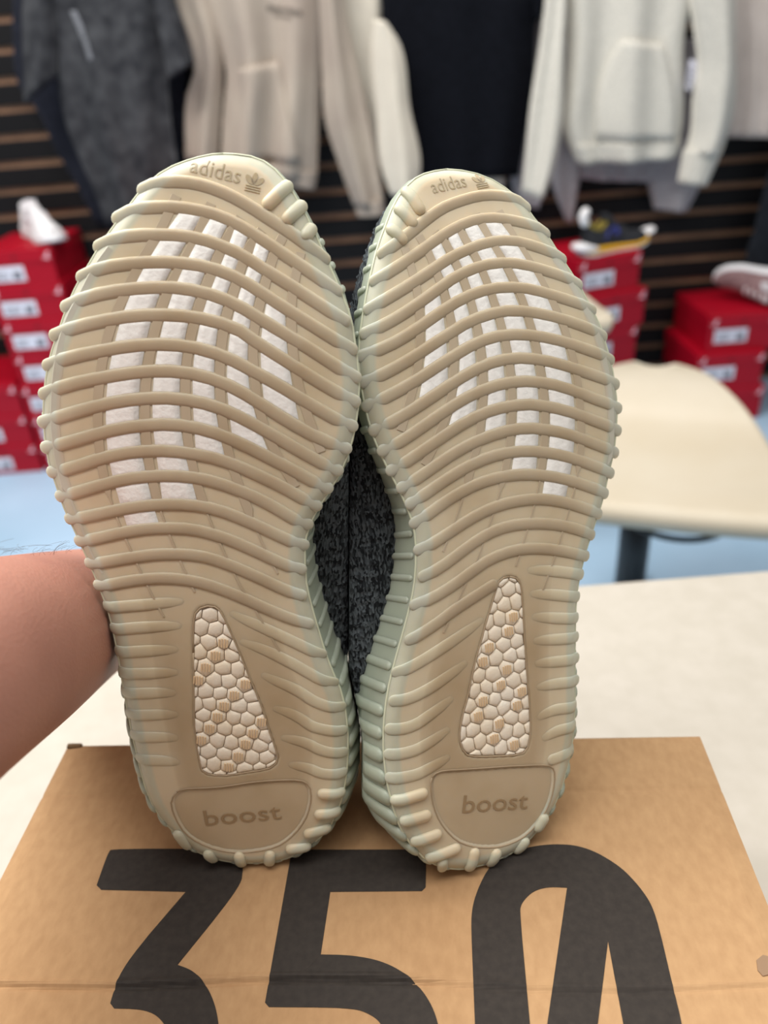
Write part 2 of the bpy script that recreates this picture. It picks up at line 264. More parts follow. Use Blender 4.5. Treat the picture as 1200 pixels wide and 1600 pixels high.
SHOE_DATA = {
 'right_foot': dict(
  origin=(-0.07625,0.21687,0.00601), angles=(0.00000,0.28291,0.19899),
  outline=[(-32.4,296.7),(-36.4,295.9),(-41.3,294.2),(-45.6,292.3),(-50.4,289.7),(-54.7,286.5),(-58.2,282.7),(-61.6,278.4),(-64.4,273.8),(-67.1,269.3),(-69.9,264.7),(-72.6,260.0),(-74.8,255.8),(-77.2,250.8),(-79.5,246.2),(-81.7,241.1),(-83.8,235.4),(-85.5,229.2),(-87.2,223.5),(-88.7,218.0),(-89.9,212.4),(-90.6,206.8),(-91.1,200.5),(-91.2,193.6),(-90.6,186.4),(-89.8,179.8),(-88.5,173.7),(-86.4,167.7),(-84.3,161.6),(-82.6,157.2),(-80.3,152.4),(-77.4,146.5),(-74.5,140.3),(-71.7,134.4),(-69.0,128.2),(-66.4,121.7),(-63.9,115.1),(-62.0,108.3),(-60.4,101.1),(-58.7,93.2),(-57.3,85.5),(-55.9,78.0),(-54.2,70.7),(-52.7,63.4),(-51.1,56.3),(-49.3,49.2),(-47.4,41.7),(-45.2,33.9),(-42.2,26.3),(-38.3,19.4),(-33.3,13.1),(-28.0,7.3),(-22.3,2.5),(-16.1,-0.5),(-9.7,-1.9),(-3.8,-2.5),(3.8,-1.9),(12.1,-0.4),(19.3,2.5),(24.9,6.2),(29.6,11.1),(33.8,16.9),(37.3,23.1),(39.6,30.8),(40.9,38.3),(41.4,45.8),(41.4,53.5),(40.9,61.5),(40.0,69.3),(38.6,76.9),(36.8,84.4),(34.3,91.1),(30.9,97.5),(27.6,104.1),(24.7,111.0),(22.2,117.3),(19.7,123.9),(17.2,130.7),(15.3,137.4),(14.1,144.3),(13.4,150.8),(13.4,156.8),(14.5,162.4),(16.4,167.9),(19.4,174.1),(22.3,180.2),(24.7,186.0),(26.3,192.1),(27.4,198.0),(28.0,204.3),(28.1,211.4),(27.7,217.9),(26.8,224.1),(25.5,229.9),(24.1,235.1),(22.6,240.7),(20.4,246.3),(17.3,251.8),(14.3,256.9),(11.2,262.1),(7.9,267.3),(4.7,272.5),(1.4,277.5),(-2.1,282.3),(-5.8,286.9),(-9.2,290.6),(-13.0,293.7),(-17.3,296.0),(-22.2,297.1),(-27.6,297.1)],
  ribs=[[(-60.0,279.9),(-55.3,282.4),(-48.5,283.9),(-42.0,284.3),(-34.4,283.4),(-26.5,281.3),(-18.9,278.3),(-11.9,275.0),(-5.0,271.9),(2.0,268.2),(9.3,263.7)],
[(-68.2,268.7),(-62.2,272.2),(-54.7,273.9),(-47.2,274.9),(-39.6,274.9),(-32.0,274.1),(-24.7,272.1),(-17.4,269.0),(-9.0,265.0),(-0.5,260.9),(7.7,256.9),(15.1,252.8)],
[(-74.1,257.7),(-66.8,261.5),(-59.5,263.4),(-50.5,264.5),(-42.1,265.1),(-36.0,264.7),(-28.8,263.3),(-21.3,261.1),(-14.0,257.8),(-6.7,254.7),(1.6,250.9),(10.4,246.8),(19.4,242.5)],
[(-79.4,246.0),(-71.5,250.1),(-62.0,252.8),(-52.4,254.5),(-43.3,255.4),(-34.8,255.3),(-26.5,254.0),(-18.3,251.3),(-10.1,247.5),(-1.3,243.3),(7.7,239.3),(15.7,235.6),(23.3,232.3)],
[(-84.5,234.6),(-75.3,239.4),(-65.5,242.7),(-54.2,245.1),(-44.4,246.4),(-37.7,246.3),(-28.7,245.2),(-20.0,242.7),(-11.8,239.1),(-2.2,234.9),(8.0,230.5),(18.4,225.4),(25.9,222.1)],
[(-88.1,223.7),(-79.2,228.0),(-70.4,231.1),(-59.0,234.4),(-48.5,236.1),(-38.8,236.7),(-28.3,236.1),(-18.7,233.9),(-12.8,230.7),(-2.0,225.6),(8.4,220.7),(19.1,216.0),(26.7,213.0)],
[(-90.2,212.3),(-81.6,216.4),(-70.5,220.1),(-60.4,223.1),(-50.5,225.1),(-40.8,225.9),(-31.1,225.3),(-20.9,222.9),(-11.0,219.1),(-0.9,215.0),(9.2,210.4),(19.8,205.9),(26.8,203.4)],
[(-91.3,201.4),(-82.4,205.9),(-71.9,209.6),(-61.9,212.6),(-52.4,214.9),(-42.9,216.1),(-33.9,216.0),(-24.1,214.2),(-14.5,210.7),(-5.0,206.1),(4.6,201.6),(14.6,197.6),(25.4,194.5)],
[(-91.6,190.6),(-82.4,194.7),(-72.0,199.0),(-62.0,202.5),(-52.6,204.7),(-43.1,206.0),(-34.1,206.0),(-24.4,204.6),(-14.9,201.5),(-5.3,197.6),(4.4,193.3),(14.0,189.1),(23.1,185.5)],
[(-90.3,180.8),(-81.7,184.0),(-71.6,188.3),(-61.7,192.0),(-52.6,194.4),(-43.2,196.0),(-34.5,196.1),(-25.0,194.8),(-15.6,192.1),(-6.3,188.7),(3.3,184.9),(12.9,180.8),(19.9,177.9)],
[(-87.8,171.3),(-79.2,174.5),(-69.6,178.9),(-59.8,182.6),(-50.9,184.6),(-43.1,185.7),(-34.6,185.7),(-25.4,185.1),(-16.2,183.1),(-7.1,180.1),(2.1,176.8),(10.5,173.1),(16.3,170.2)],
[(-84.4,161.9),(-76.3,165.3),(-67.0,169.3),(-57.5,172.8),(-48.7,174.9),(-39.8,176.1),(-31.5,176.3),(-24.4,175.6),(-16.7,173.9),(-7.6,171.2),(1.5,167.4),(8.1,164.2),(13.6,162.1)],
[(-80.5,153.2),(-72.5,155.7),(-63.8,158.7),(-54.8,161.6),(-45.8,163.7),(-36.8,164.9),(-29.2,165.1),(-21.8,164.3),(-13.1,162.1),(-3.8,159.0),(5.1,155.8),(12.9,153.2)],
[(-76.6,144.3),(-67.5,147.5),(-58.5,150.7),(-49.4,153.3),(-40.3,154.7),(-31.7,155.2),(-22.4,154.0),(-13.2,151.6),(-3.9,148.4),(5.3,145.1),(12.8,143.1)],
[(-72.3,135.4),(-62.6,138.3),(-53.4,141.0),(-44.4,143.2),(-35.4,144.3),(-27.8,144.5),(-20.4,143.3),(-11.7,140.8),(-2.4,137.6),(6.6,134.3),(14.1,132.2)],
[(-68.5,126.2),(-60.3,129.0),(-51.4,131.6),(-42.2,133.3),(-33.2,133.7),(-25.1,132.9),(-18.2,131.3),(-9.2,128.5),(0.1,125.2),(9.3,122.2),(18.2,120.2)],
[(-64.7,117.7),(-59.9,118.7),(-54.1,119.9),(-47.2,121.3),(-40.7,122.7),(-34.2,124.1)],
[(-13.2,121.2),(-7.3,118.9),(-0.5,116.5),(7.3,113.7),(15.9,110.4),(24.9,106.8)],
[(-61.5,108.2),(-55.9,109.6),(-50.3,110.8),(-44.8,111.7),(-39.5,112.6),(-34.4,113.3)],
[(-59.1,98.4),(-54.5,99.3),(-49.1,100.3),(-42.3,101.4),(-35.1,102.6)],
[(-57.4,89.0),(-51.3,89.8),(-45.3,90.6),(-39.8,91.4),(-34.5,92.2)],
[(-55.8,80.0),(-50.8,80.7),(-45.6,81.4),(-40.3,82.1),(-34.8,82.6)],
[(-53.5,70.0),(-48.7,70.7),(-43.8,71.4),(-38.7,72.0),(-33.4,72.6)],
[(-51.2,59.9),(-46.7,60.4),(-42.1,60.9),(-37.4,61.3),(-32.6,61.6)],
[(-48.3,49.3),(-44.3,49.6),(-40.2,49.9),(-35.8,49.9),(-31.4,49.9)],
[(-8.3,109.1),(-1.7,107.4),(5.4,105.0),(13.0,101.9),(19.9,98.6),(26.0,95.8),(31.3,94.3)],
[(1.8,95.1),(6.6,93.2),(11.8,91.4),(17.4,89.2),(23.6,85.7),(29.8,83.8),(35.7,83.4)],
[(8.0,80.2),(13.5,78.9),(19.0,76.7),(24.5,73.6),(30.8,72.5),(37.5,72.5)],
[(12.5,66.7),(17.9,66.1),(23.3,65.0),(28.6,62.8),(33.8,61.9),(38.9,62.1)],
[(16.9,54.0),(21.4,53.6),(25.9,52.8),(30.2,51.4),(34.9,51.3),(39.7,52.1)]],
  bumps=[[(32.4,41.3),(40.0,41.8)],
[(32.1,30.6),(39.1,31.7)],
[(28.3,19.9),(35.5,22.8)],
[(21.1,10.5),(27.6,12.0)],
[(-1.8,3.5),(-0.8,-2.4)],
[(11.9,5.8),(11.8,-0.1)],
[(-29.4,12.2),(-25.4,5.1)],
[(-15.6,3.0),(-13.6,-1.2)],
[(-13.2,280.9),(-7.4,288.2)],
[(-5.5,276.4),(-1.4,281.8)],
[(1.9,271.5),(3.1,274.0)]],
  windows=[[(-44.5,275.0),(-41.8,274.9),(-39.1,274.8),(-36.4,274.6),(-41.0,265.0),(-44.2,265.0),(-47.3,264.7),(-50.4,264.4)],
[(-50.4,264.4),(-47.3,264.7),(-44.2,265.0),(-41.0,265.0),(-45.5,255.2),(-48.8,254.9),(-52.2,254.4),(-55.5,254.0)],
[(-55.5,254.0),(-52.2,254.4),(-48.8,254.9),(-45.5,255.2),(-49.2,245.9),(-52.8,245.3),(-56.3,244.6),(-59.8,243.9)],
[(-59.8,243.9),(-56.3,244.6),(-52.8,245.3),(-49.2,245.9),(-51.9,235.5),(-55.7,234.9),(-59.4,234.2),(-63.1,233.1)],
[(-63.1,233.1),(-59.4,234.2),(-55.7,234.9),(-51.9,235.5),(-53.6,224.4),(-57.5,223.8),(-61.4,222.7),(-65.3,221.7)],
[(-65.3,221.7),(-61.4,222.7),(-57.5,223.8),(-53.6,224.4),(-54.6,214.4),(-58.6,213.4),(-62.6,212.3),(-66.6,211.2)],
[(-66.6,211.2),(-62.6,212.3),(-58.6,213.4),(-54.6,214.4),(-54.8,204.2),(-58.9,203.2),(-62.9,202.1),(-66.9,200.9)],
[(-66.9,200.9),(-62.9,202.1),(-58.9,203.2),(-54.8,204.2),(-54.2,194.0),(-58.3,192.9),(-62.4,191.6),(-66.5,190.4)],
[(-66.5,190.4),(-62.4,191.6),(-58.3,192.9),(-54.2,194.0),(-52.8,184.2),(-57.0,183.1),(-61.2,182.1),(-65.3,180.6)],
[(-65.3,180.6),(-61.2,182.1),(-57.0,183.1),(-52.8,184.2),(-50.5,174.4),(-54.6,173.4),(-58.7,172.3),(-62.8,170.9)],
[(-62.8,170.9),(-58.7,172.3),(-54.6,173.4),(-50.5,174.4),(-47.4,163.4),(-51.4,162.4),(-55.4,161.3),(-59.4,160.2)],
[(-59.4,160.2),(-55.4,161.3),(-51.4,162.4),(-47.4,163.4),(-44.0,154.1),(-48.1,153.4),(-52.2,152.6),(-56.3,151.4)],
[(-33.3,274.1),(-31.2,273.7),(-29.0,273.3),(-26.9,272.9),(-30.4,263.5),(-32.7,264.0),(-35.1,264.4),(-37.5,264.8)],
[(-37.5,264.8),(-35.1,264.4),(-32.7,264.0),(-30.4,263.5),(-33.5,255.0),(-36.2,255.2),(-38.8,255.5),(-41.4,255.4)],
[(-41.4,255.4),(-38.8,255.5),(-36.2,255.2),(-33.5,255.0),(-36.1,246.1),(-38.9,246.4),(-41.8,246.6),(-44.5,246.3)],
[(-44.5,246.3),(-41.8,246.6),(-38.9,246.4),(-36.1,246.1),(-38.2,236.7),(-41.1,236.5),(-44.1,236.4),(-47.0,236.2)],
[(-47.0,236.2),(-44.1,236.4),(-41.1,236.5),(-38.2,236.7),(-39.5,225.7),(-42.6,225.6),(-45.7,225.6),(-48.7,225.1)],
[(-48.7,225.1),(-45.7,225.6),(-42.6,225.6),(-39.5,225.7),(-39.9,216.0),(-43.2,216.0),(-46.4,215.7),(-49.6,215.2)],
[(-49.6,215.2),(-46.4,215.7),(-43.2,216.0),(-39.9,216.0),(-39.6,206.0),(-42.9,205.9),(-46.3,205.6),(-49.6,205.0)],
[(-49.6,205.0),(-46.3,205.6),(-42.9,205.9),(-39.6,206.0),(-38.5,196.0),(-42.0,195.9),(-45.5,195.6),(-48.9,195.0)],
[(-48.9,195.0),(-45.5,195.6),(-42.0,195.9),(-38.5,196.0),(-36.3,185.7),(-40.0,185.7),(-43.7,185.7),(-47.3,185.1)],
[(-47.3,185.1),(-43.7,185.7),(-40.0,185.7),(-36.3,185.7),(-33.3,176.2),(-37.3,176.3),(-41.4,175.8),(-45.4,175.3)],
[(-45.4,175.3),(-41.4,175.8),(-37.3,176.3),(-33.3,176.2),(-29.8,165.1),(-34.4,165.0),(-39.0,164.6),(-43.6,163.9)],
[(-24.3,271.8),(-22.5,271.1),(-20.8,270.4),(-19.1,269.7),(-21.4,261.0),(-23.2,261.7),(-24.9,262.2),(-26.6,262.6)],
[(-26.6,262.6),(-24.9,262.2),(-23.2,261.7),(-21.4,261.0),(-23.7,253.2),(-25.5,253.6),(-27.3,254.0),(-29.1,254.4)],
[(-29.1,254.4),(-27.3,254.0),(-25.5,253.6),(-23.7,253.2),(-25.7,244.3),(-27.7,244.8),(-29.7,245.3),(-31.7,245.6)],
[(-31.7,245.6),(-29.7,245.3),(-27.7,244.8),(-25.7,244.3),(-27.3,235.9),(-29.5,236.1),(-31.6,236.3),(-33.8,236.4)],
[(-33.8,236.4),(-31.6,236.3),(-29.5,236.1),(-27.3,235.9),(-27.6,224.5),(-30.1,224.9),(-32.6,225.2),(-35.0,225.6)],
[(-35.0,225.6),(-32.6,225.2),(-30.1,224.9),(-27.6,224.5),(-27.2,214.7),(-29.9,215.2),(-32.6,215.6),(-35.2,216.1)],
[(-35.2,216.1),(-32.6,215.6),(-29.9,215.2),(-27.2,214.7),(-25.9,204.7),(-28.7,205.2),(-31.6,205.6),(-34.4,206.0)],
[(-34.4,206.0),(-31.6,205.6),(-28.7,205.2),(-25.9,204.7),(-23.4,194.4),(-26.7,194.9),(-30.0,195.4),(-33.2,196.0)],
[(-33.2,196.0),(-30.0,195.4),(-26.7,194.9),(-23.4,194.4),(-20.2,184.1),(-24.1,184.7),(-28.0,185.1),(-31.8,185.5)],
[(-15.8,268.2),(-14.2,267.4),(-12.5,266.6),(-10.9,265.9),(-12.6,257.2),(-14.3,258.0),(-16.0,258.7),(-17.7,259.4)],
[(-17.7,259.4),(-16.0,258.7),(-14.3,258.0),(-12.6,257.2),(-14.2,249.4),(-16.0,250.2),(-17.8,251.0),(-19.6,251.8)],
[(-19.6,251.8),(-17.8,251.0),(-16.0,250.2),(-14.2,249.4),(-15.3,240.6),(-17.3,241.5),(-19.3,242.4),(-21.3,243.2)],
[(-21.3,243.2),(-19.3,242.4),(-17.3,241.5),(-15.3,240.6),(-15.8,232.4),(-18.1,233.6),(-20.3,234.2),(-22.5,234.8)],
[(-22.5,234.8),(-20.3,234.2),(-18.1,233.6),(-15.8,232.4),(-15.0,220.6),(-17.6,221.5),(-20.1,222.4),(-22.7,223.4)],
[(-22.7,223.4),(-20.1,222.4),(-17.6,221.5),(-15.0,220.6),(-12.8,209.9),(-15.9,211.1),(-19.0,212.3),(-22.1,213.4)],
[(-22.1,213.4),(-19.0,212.3),(-15.9,211.1),(-12.8,209.9),(-8.6,198.9),(-12.5,200.6),(-16.5,202.0),(-20.4,203.3)],
[(-20.4,203.3),(-16.5,202.0),(-12.5,200.6),(-8.6,198.9),(-3.1,187.4),(-8.2,189.4),(-13.2,191.2),(-18.2,192.8)],
[(-9.9,247.4),(-7.6,246.3),(-5.3,245.2),(-3.1,244.1),(-1.8,234.8),(-4.8,236.0),(-7.7,237.3),(-10.7,238.6)],
[(-10.7,238.6),(-7.7,237.3),(-4.8,236.0),(-1.8,234.8),(0.2,224.6),(-3.5,226.4),(-7.2,228.1),(-10.9,229.8)],
[(-10.9,229.8),(-7.2,228.1),(-3.5,226.4),(0.2,224.6),(3.4,213.0),(-0.9,215.0),(-5.2,216.7),(-9.4,218.4)],
[(-9.4,218.4),(-5.2,216.7),(-0.9,215.0),(3.4,213.0),(7.1,200.6),(2.3,202.7),(-2.4,204.9),(-7.2,207.2)]],
  bars=[[(-68.5,257.3),(-73.5,248.8),(-76.9,240.8),(-81.1,231.7),(-84.0,221.4),(-85.3,210.6),(-85.8,200.8),(-85.7,190.0),(-84.3,179.7),(-82.0,169.8),(-78.8,160.6),(-75.0,151.1),(-71.2,141.4),(-66.2,132.5)],
[(-47.0,279.3),(-51.5,266.7),(-57.1,255.0),(-62.3,242.2),(-66.7,229.5),(-69.0,216.6),(-69.9,203.8),(-69.5,190.6),(-67.9,177.7),(-64.5,165.3),(-59.8,153.2),(-54.0,141.2),(-47.9,129.1),(-40.8,116.6)],
[(-34.2,278.2),(-37.5,267.2),(-42.2,255.8),(-46.6,245.4),(-49.6,233.9),(-51.4,222.3),(-52.3,210.6),(-52.0,198.6),(-50.8,186.9),(-48.4,175.1),(-45.0,163.4),(-40.3,151.9),(-34.9,140.3),(-29.0,128.9)],
[(-22.9,274.6),(-28.1,263.9),(-31.7,252.4),(-34.9,240.4),(-37.1,228.0),(-37.7,215.2),(-36.8,202.3),(-34.9,189.3),(-31.7,176.8),(-26.5,163.5),(-19.7,149.8),(-12.2,136.0),(-2.5,121.8),(7.5,106.6)],
[(-14.5,271.1),(-18.9,263.5),(-21.2,254.6),(-23.1,245.3),(-24.8,235.6),(-25.3,225.7),(-24.8,215.5),(-23.5,205.3),(-21.4,194.7),(-18.0,183.8),(-13.5,173.1),(-8.3,162.1),(-2.5,151.0),(3.7,140.7)],
[(-6.7,269.7),(-8.9,263.7),(-10.4,257.2),(-11.5,250.5),(-12.6,243.9),(-13.5,237.5),(-13.6,230.5),(-12.9,223.3),(-11.6,216.3),(-9.8,208.4),(-6.9,200.3),(-2.6,192.2),(2.2,184.5),(7.6,177.2)],
[(0.5,264.9),(-0.1,259.9),(-0.6,254.8),(-0.9,249.4),(-0.7,244.1),(0.0,238.7),(0.7,233.8),(1.6,228.9),(2.9,223.4),(4.6,217.7),(6.8,211.9),(9.5,205.8),(12.7,199.2),(16.1,192.3)]],
  trapezoid=[(-27.9,102.0),(-28.3,107.3),(-28.5,111.9),(-28.6,116.1),(-28.1,119.6),(-26.3,122.0),(-23.4,123.3),(-20.5,123.3),(-18.4,122.0),(-16.4,118.9),(-13.8,113.8),(-11.0,108.3),(-8.2,102.6),(-5.5,96.7),(-3.2,91.6),(-1.7,88.8),(0.3,84.6),(2.6,79.7),(4.6,74.6),(6.4,69.4),(8.3,64.7),(10.0,60.6),(11.2,57.1),(10.7,53.9),(8.1,51.2),(3.5,49.5),(-1.5,48.1),(-6.3,46.6),(-10.8,45.5),(-14.8,45.1),(-18.3,45.4),(-21.0,47.0),(-22.1,50.6),(-23.2,55.7),(-24.5,61.6),(-25.5,68.0),(-26.0,74.7),(-26.4,81.6),(-26.9,88.5),(-27.5,95.5)],
  plate=[(-31.2,34.9),(-29.3,36.3),(-26.4,37.2),(-22.6,37.8),(-18.5,38.4),(-14.8,39.1),(-11.5,39.8),(-8.2,40.7),(-4.5,41.8),(-0.6,43.0),(3.4,44.0),(7.7,44.9),(12.0,45.7),(16.0,46.3),(19.6,46.7),(22.7,46.6),(25.1,45.5),(26.6,43.1),(27.3,39.7),(27.5,35.9),(27.1,32.1),(26.3,28.2),(24.9,24.5),(23.2,20.9),(21.0,17.5),(18.6,14.4),(15.8,11.7),(12.3,9.6),(8.3,7.9),(4.1,6.6),(0.2,5.7),(-3.6,5.3),(-7.4,5.3),(-11.2,5.8),(-15.0,6.7),(-18.6,8.1),(-22.0,9.9),(-25.1,12.2),(-27.7,15.0),(-29.7,18.4),(-31.4,22.0),(-32.7,25.5),(-33.4,29.0),(-32.7,32.2)],
  boost=[(-17.7,18.5),(15.5,26.0)], brand=[(-43.6,288.5),(-24.8,286.6)], emblem=[(-19.6,286.8)]),
 'left_foot': dict(
  origin=(0.02151,0.20395,0.00902), angles=(0.36652,0.40951,0.09221),
  outline=[(41.4,297.9),(35.8,297.3),(30.6,296.2),(26.0,294.3),(21.0,290.7),(16.3,286.3),(12.3,281.3),(8.7,275.6),(5.1,269.9),(1.8,264.1),(-1.0,258.1),(-3.9,251.8),(-6.6,245.2),(-9.2,238.2),(-11.3,232.1),(-12.6,227.0),(-13.7,222.3),(-14.3,216.8),(-14.4,211.1),(-14.2,204.9),(-13.5,198.1),(-12.4,191.3),(-10.6,184.6),(-8.2,177.9),(-5.7,171.4),(-3.5,165.3),(-1.8,159.7),(-0.6,154.5),(-0.2,149.2),(-0.5,143.6),(-1.5,136.9),(-2.9,130.2),(-4.9,124.0),(-7.5,117.6),(-10.3,111.3),(-12.9,105.7),(-15.5,100.1),(-18.0,94.5),(-20.4,88.6),(-22.4,82.6),(-24.1,76.4),(-25.4,70.1),(-26.3,63.8),(-26.8,57.2),(-27.0,50.6),(-26.6,44.0),(-25.9,37.3),(-24.8,30.4),(-22.7,23.4),(-19.5,16.5),(-15.3,9.8),(-10.2,4.5),(-4.8,0.6),(0.9,-1.9),(7.1,-3.3),(13.9,-4.0),(19.6,-3.9),(26.0,-3.2),(32.1,-1.6),(37.4,1.3),(42.7,5.3),(47.3,9.8),(51.2,14.7),(54.5,20.0),(57.1,25.8),(59.4,31.8),(61.3,37.5),(63.0,42.9),(64.4,48.7),(65.5,55.0),(66.4,61.8),(67.2,68.9),(68.1,76.1),(69.2,84.8),(70.5,94.5),(71.8,102.6),(73.1,108.9),(74.8,114.5),(76.8,119.6),(79.0,124.7),(81.3,129.5),(84.0,134.5),(87.3,140.6),(90.5,146.5),(93.2,152.5),(95.5,158.8),(98.2,165.0),(100.5,171.6),(102.2,178.6),(103.4,185.3),(103.9,192.2),(103.9,199.1),(103.5,205.7),(102.6,212.3),(101.5,218.6),(100.7,224.1),(98.4,230.4),(95.7,237.2),(93.0,244.1),(89.7,250.8),(86.4,257.4),(83.3,264.3),(80.3,270.2),(77.5,274.7),(74.8,279.9),(71.4,284.5),(67.0,288.8),(61.6,292.7),(55.3,295.5),(48.4,297.2)],
  ribs=[[(3.6,262.9),(9.6,266.1),(17.3,270.7),(25.5,275.7),(33.9,280.1),(43.9,283.1),(53.1,284.7),(61.5,284.5),(69.5,282.6),(74.5,279.3)],
[(-1.9,252.1),(5.9,255.7),(14.0,259.6),(22.4,263.9),(30.9,268.4),(39.6,272.1),(48.5,274.4),(57.7,274.6),(67.2,272.8),(75.9,270.1),(81.3,267.2)],
[(-6.5,241.1),(0.8,244.3),(8.7,247.7),(16.5,251.3),(23.9,254.9),(31.3,258.4),(39.0,261.2),(47.5,263.6),(56.3,264.7),(64.7,264.1),(72.7,261.7),(80.7,258.5),(86.9,255.5)],
[(-9.8,231.8),(-1.5,234.4),(6.8,237.8),(15.1,241.8),(23.1,245.9),(30.1,249.6),(38.2,252.7),(47.1,254.8),(56.8,255.3),(66.9,253.6),(76.9,250.4),(85.4,247.2),(92.1,243.9)],
[(-12.7,223.2),(-3.1,225.5),(6.0,228.8),(14.9,232.9),(24.0,237.4),(33.3,241.4),(42.5,244.0),(52.5,245.0),(63.1,244.1),(72.3,241.7),(81.0,238.6),(89.6,235.4),(97.3,232.2)],
[(-13.4,212.9),(-4.2,215.6),(4.7,218.9),(14.2,223.0),(24.2,227.5),(34.5,231.8),(44.5,234.3),(55.1,235.1),(66.6,233.3),(78.0,230.1),(89.4,225.7),(101.1,220.3)],
[(-13.5,203.6),(-5.0,206.3),(4.0,209.5),(13.1,213.3),(23.7,218.0),(35.1,222.5),(45.3,224.9),(56.3,225.0),(68.2,222.9),(79.8,219.4),(91.2,214.9),(103.4,209.6)],
[(-12.1,193.7),(-3.4,196.5),(5.3,200.0),(13.3,203.5),(23.6,208.1),(35.1,212.5),(45.9,215.0),(57.1,215.0),(69.1,212.5),(80.9,208.4),(92.7,203.6),(104.6,198.7)],
[(-9.7,185.2),(-1.3,188.2),(7.5,192.2),(16.2,196.2),(24.8,200.0),(34.6,203.2),(46.0,205.3),(57.3,205.2),(69.6,202.6),(80.9,198.3),(92.1,193.2),(104.6,187.9)],
[(-7.1,176.8),(0.7,180.1),(9.8,184.2),(18.5,188.2),(27.1,191.7),(35.9,194.3),(45.4,195.6),(57.2,195.4),(69.2,192.6),(80.7,188.4),(91.8,183.3),(103.2,178.0)],
[(-3.7,169.2),(5.2,173.1),(14.9,177.5),(24.7,181.4),(34.4,184.0),(43.7,185.5),(54.8,185.6),(67.0,183.0),(78.4,179.0),(89.1,173.9),(100.7,168.3)],
[(-1.0,162.2),(7.8,166.3),(17.2,170.3),(26.8,173.7),(36.1,175.8),(45.5,176.5),(55.0,175.7),(65.7,173.3),(76.6,169.4),(87.1,164.6),(97.3,159.5)],
[(0.0,153.8),(9.0,158.4),(18.9,162.5),(29.5,165.6),(40.3,166.8),(50.4,166.4),(61.5,164.2),(73.1,160.4),(84.2,155.5),(93.2,150.9)],
[(0.2,142.5),(8.2,145.3),(16.0,148.4),(23.7,151.4),(31.9,153.8),(40.8,155.2),(49.8,155.3),(58.9,154.3),(68.6,151.5),(78.6,147.3),(88.8,142.3)],
[(0.1,131.5),(7.1,133.6),(13.6,136.4),(20.2,139.5),(27.1,142.4),(34.5,144.6),(42.6,145.4),(50.5,144.9),(59.7,143.3),(69.0,140.6),(76.9,137.2),(84.0,133.5)],
[(-4.9,120.3),(4.2,122.4),(12.9,125.4),(21.3,129.1),(30.0,132.6),(39.1,134.3),(47.8,134.3),(58.0,132.4),(68.9,129.0),(79.9,124.6)],
[(-9.4,106.5),(-2.4,108.8),(4.6,111.5),(11.4,114.6),(18.6,117.3),(25.3,119.7),(30.9,121.7)],
[(49.1,124.5),(56.1,123.0),(63.1,121.2),(69.8,119.1),(76.3,116.8)],
[(-16.6,94.0),(-10.2,95.4),(-3.0,97.5),(5.1,100.3),(12.6,103.0),(19.1,105.6),(23.6,107.7)],
[(49.1,114.0),(55.1,112.5),(61.2,110.9),(67.2,109.1),(73.2,107.2)],
[(-19.7,82.6),(-14.2,82.3),(-8.3,83.1),(-2.0,84.8),(4.3,87.0),(9.8,89.2),(13.7,91.0)],
[(-23.0,71.2),(-17.6,70.3),(-11.9,70.6),(-5.9,72.6),(-0.2,74.8),(5.3,77.3)],
[(-24.8,60.6),(-19.5,59.8),(-14.0,59.7),(-8.0,60.9),(-2.8,62.5),(2.0,64.4)],
[(-25.7,50.4),(-20.3,49.5),(-14.7,49.1),(-8.8,50.0),(-3.8,51.1),(0.4,52.3)],
[(48.7,103.6),(54.3,102.1),(60.0,100.6),(65.6,99.2),(71.4,97.8)],
[(48.0,92.8),(53.5,92.0),(59.0,91.1),(64.6,90.2),(70.3,89.1)],
[(47.4,82.7),(52.6,81.9),(57.9,81.1),(63.5,80.3),(69.2,79.5)],
[(47.0,71.9),(52.2,71.5),(57.4,71.0),(62.6,70.2),(67.9,69.3)],
[(45.6,58.2),(49.8,59.1),(54.3,59.5),(59.8,58.8),(65.6,57.8)],
[(46.7,48.1),(50.6,49.0),(54.8,49.6),(59.4,49.4),(64.2,49.0)],
[(50.0,37.1),(53.0,37.2),(55.8,37.4),(58.4,37.8),(60.9,38.3)]],
  bumps=[[(-24.8,40.2),(-13.2,40.1)],
[(-22.0,30.3),(-12.9,30.0)],
[(-18.3,19.6),(-9.1,19.8)],
[(-12.5,9.9),(-1.2,10.3)],
[(-7.5,5.4),(-6.9,2.0)],
[(7.6,5.1),(5.4,-1.8)],
[(18.0,1.1),(16.0,-3.7)],
[(32.7,1.5),(29.8,-1.8)],
[(43.2,9.9),(40.3,6.7)],
[(20.1,288.4),(23.3,280.3)],
[(14.9,280.9),(18.6,274.8)],
[(9.6,272.6),(12.6,268.2)]],
  windows=[[(50.5,274.4),(53.3,274.8),(55.9,274.4),(58.5,274.1),(64.1,264.0),(61.2,264.6),(58.2,264.5),(55.1,264.4)],
[(55.1,264.4),(58.2,264.5),(61.2,264.6),(64.1,264.0),(69.1,252.7),(65.9,253.6),(62.7,254.5),(59.4,254.9)],
[(59.4,254.9),(62.7,254.5),(65.9,253.6),(69.1,252.7),(73.5,241.3),(69.9,242.3),(66.3,243.3),(62.8,244.1)],
[(62.8,244.1),(66.3,243.3),(69.9,242.3),(73.5,241.3),(76.8,230.2),(73.0,231.5),(69.1,232.5),(65.3,233.3)],
[(65.3,233.3),(69.1,232.5),(73.0,231.5),(76.8,230.2),(78.8,219.6),(74.8,221.0),(70.9,222.0),(66.9,222.9)],
[(66.9,222.9),(70.9,222.0),(74.8,221.0),(78.8,219.6),(79.7,208.7),(75.8,210.3),(71.8,211.5),(67.8,212.5)],
[(67.8,212.5),(71.8,211.5),(75.8,210.3),(79.7,208.7),(80.2,198.4),(76.2,200.2),(72.2,201.6),(68.2,202.6)],
